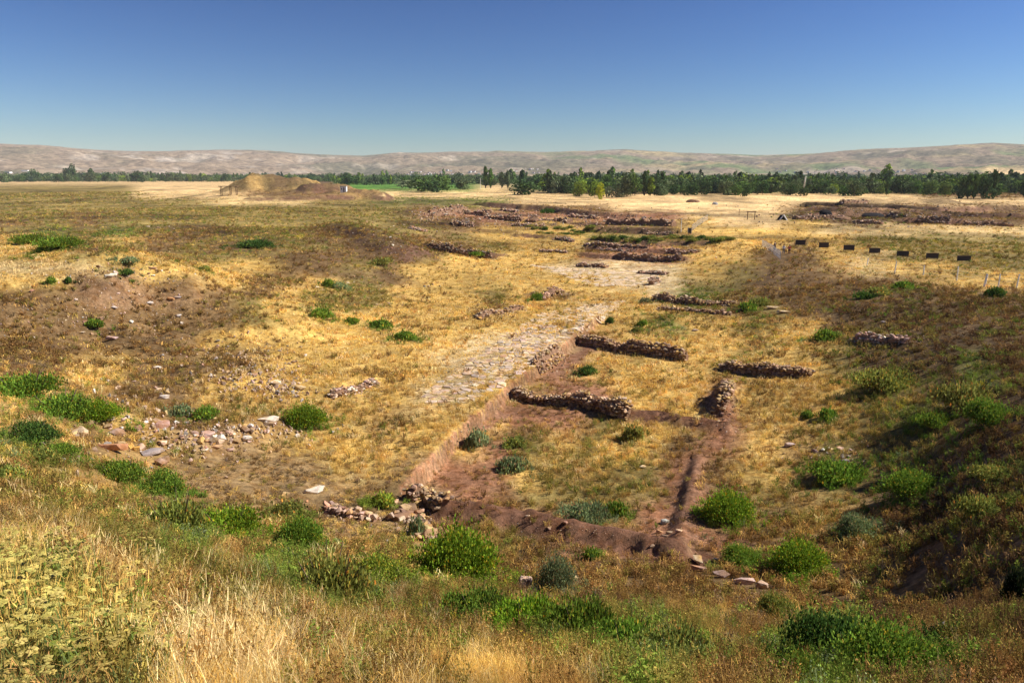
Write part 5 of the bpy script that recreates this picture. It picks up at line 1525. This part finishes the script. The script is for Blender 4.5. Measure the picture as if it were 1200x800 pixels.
# ---------------------------------------------------------------- people
def skin_fig(name, joints, edges, m, parent=None, lvl=1):
    me = bpy.data.meshes.new(name); ks = list(joints); me.from_pydata([joints[k][0] for k in ks], [(ks.index(a), ks.index(b)) for a, b in edges], [])
    o = link(name, me, parent); sk = o.modifiers.new("skin", 'SKIN')
    for i, k in enumerate(ks):
        r = joints[k][1]; me.skin_vertices[0].data[i].radius = (r, r) if not isinstance(r, tuple) else r
        me.skin_vertices[0].data[i].use_root = (i == 0)
    o.modifiers.new("smooth", 'SUBSURF').levels = lvl; o.modifiers["smooth"].render_levels = lvl; me.materials.append(m)
    return o
M_SKIN = plain_material("skin", (.45, .27, .18), .6, 20, .05)
def cloth(n, c): return plain_material(n, c, .9, 12, .15)
def person(px, py, yaw, label, top, legs, hair, stride=.22, arm=.25):
    p = G(px, py); r_ = empty("person", tuple(p), yaw); tag(r_, label, 'person')
    J = {'pelvis': ((0, 0, .95), (.15, .11)), 'waist': ((0, 0, 1.1), (.13, .10)), 'chest': ((0, -.01, 1.32), (.17, .12)), 'neck': ((0, 0, 1.5), .055), 'jaw': ((0, .015, 1.56), .07), 'head': ((0, .01, 1.66), (.085, .10)), 'crown': ((0, 0, 1.73), .06),
         'nose': ((0, .115, 1.63), .014)}
    E = [('pelvis', 'waist'), ('waist', 'chest'), ('chest', 'neck'), ('neck', 'jaw'), ('jaw', 'head'), ('head', 'crown'), ('head', 'nose')]
    for s, n in ((-1, 'l'), (1, 'r')):
        f = s * stride
        J.update({n + 'hip': ((s * .1, 0, .88), .095), n + 'knee': ((s * .1, f * .55 + .03, .5), .065), n + 'calf': ((s * .1, f * .8, .32), .055), n + 'ankle': ((s * .1, f, .09), .04), n + 'toe': ((s * .11, f + .17, .035), (.04, .03)),
                  n + 'sh': ((s * .18, 0, 1.42), .06), n + 'el': ((s * .25, -f * .35, 1.14), .045), n + 'wr': ((s * .24, -f * .8 + .08, .92), .03), n + 'palm': ((s * .24, -f * .9 + .1, .86), (.035, .02))})
        E += [('pelvis', n + 'hip'), (n + 'hip', n + 'knee'), (n + 'knee', n + 'calf'), (n + 'calf', n + 'ankle'), (n + 'ankle', n + 'toe'), ('chest', n + 'sh'), (n + 'sh', n + 'el'), (n + 'el', n + 'wr'), (n + 'wr', n + 'palm')]
        b = Vector(J[n + 'palm'][0])
        for i in range(4):
            k = f'{n}f{i}'; L = (.07, .08, .075, .058)[i]
            J[k + 'a'] = (tuple(b + Vector((s * -.004, (i - 1.5) * .02, -.045))), .009); J[k + 'b'] = (tuple(b + Vector((-s * .02, (i - 1.5) * .022, -.045 - L))), .008)
            E += [(n + 'palm', k + 'a'), (k + 'a', k + 'b')]
        J[n + 't'] = (tuple(b + Vector((-s * .015, .045, -.03))), .010); E.append((n + 'palm', n + 't'))
    skin_fig("body", J, E, M_SKIN, r_, 1)
    up = ['pelvis', 'waist', 'chest']; g = lambda k, d: (J[k][0], tuple(x + d for x in J[k][1]) if isinstance(J[k][1], tuple) else J[k][1] + d)
    T = {k: g(k, .025) for k in up}; TE = [('pelvis', 'waist'), ('waist', 'chest')]
    for n in 'lr':
        T[n + 'sh'] = g(n + 'sh', .022); T[n + 'el'] = g(n + 'el', .025); TE += [('chest', n + 'sh'), (n + 'sh', n + 'el')]
    skin_fig("shirt", T, TE, top, r_, 1)
    T = {'pelvis': g('pelvis', .018)}; TE = []
    for n in 'lr':
        for k in ('hip', 'knee', 'calf', 'ankle'): T[n + k] = g(n + k, .02)
        TE += [('pelvis', n + 'hip'), (n + 'hip', n + 'knee'), (n + 'knee', n + 'calf'), (n + 'calf', n + 'ankle')]
    skin_fig("trousers", T, TE, legs, r_, 1)
    skin_fig("hair", {'a': ((0, -.02, 1.70), (.095, .10)), 'b': ((0, -.05, 1.62), .075), 'c': ((0, 0, 1.76), .05)}, [('a', 'b'), ('a', 'c')], hair, r_, 1)
    return r_
H_D = cloth("dark_hair", (.02, .015, .012))
person(907.5, 293.5, .5, "person in black walking alone ahead of the other two", cloth("black_cloth", (.02, .02, .025)), cloth("black_trousers", (.02, .02, .022)), H_D)
person(918, 297.5, -.5, "person in a white top and grey trousers, left of the pair", cloth("white_cloth", (.75, .75, .8)), cloth("grey_trousers", (.12, .12, .14)), H_D, .26)
person(924.5, 298, -.5, "person in a dark red outfit, right of the pair", cloth("red_cloth", (.55, .05, .035)), cloth("maroon_trousers", (.10, .02, .02)), cloth("brown_hair", (.10, .04, .02)), .2)

# ---------------------------------------------------------------- air
hz = MB().box((0, 0, 0), (2, 2, 2)).mesh("haze", M_WHITE)
hm = bpy.data.materials.new("haze_air"); hm.use_nodes = True; ht = hm.node_tree
for n in list(ht.nodes):
    if n.type != 'OUTPUT_MATERIAL': ht.nodes.remove(n)
pv = ht.nodes.new("ShaderNodeVolumePrincipled"); pv.inputs["Color"].default_value = (.78, .86, 1.0, 1); pv.inputs["Density"].default_value = HAZE; pv.inputs["Anisotropy"].default_value = 0.0
ht.links.new(pv.outputs[0], [n for n in ht.nodes if n.type == 'OUTPUT_MATERIAL'][0].inputs["Volume"])
hz.materials.clear(); hz.materials.append(hm)
ho = link("haze", hz); _top = float(HZ.max()) + 12; ho.scale = (10500, 10500, (_top + 20) / 2); ho.location = (0, 0, (_top - 20) / 2); tag(ho, "thin pale summer haze over the valley", None, None, 'stuff')
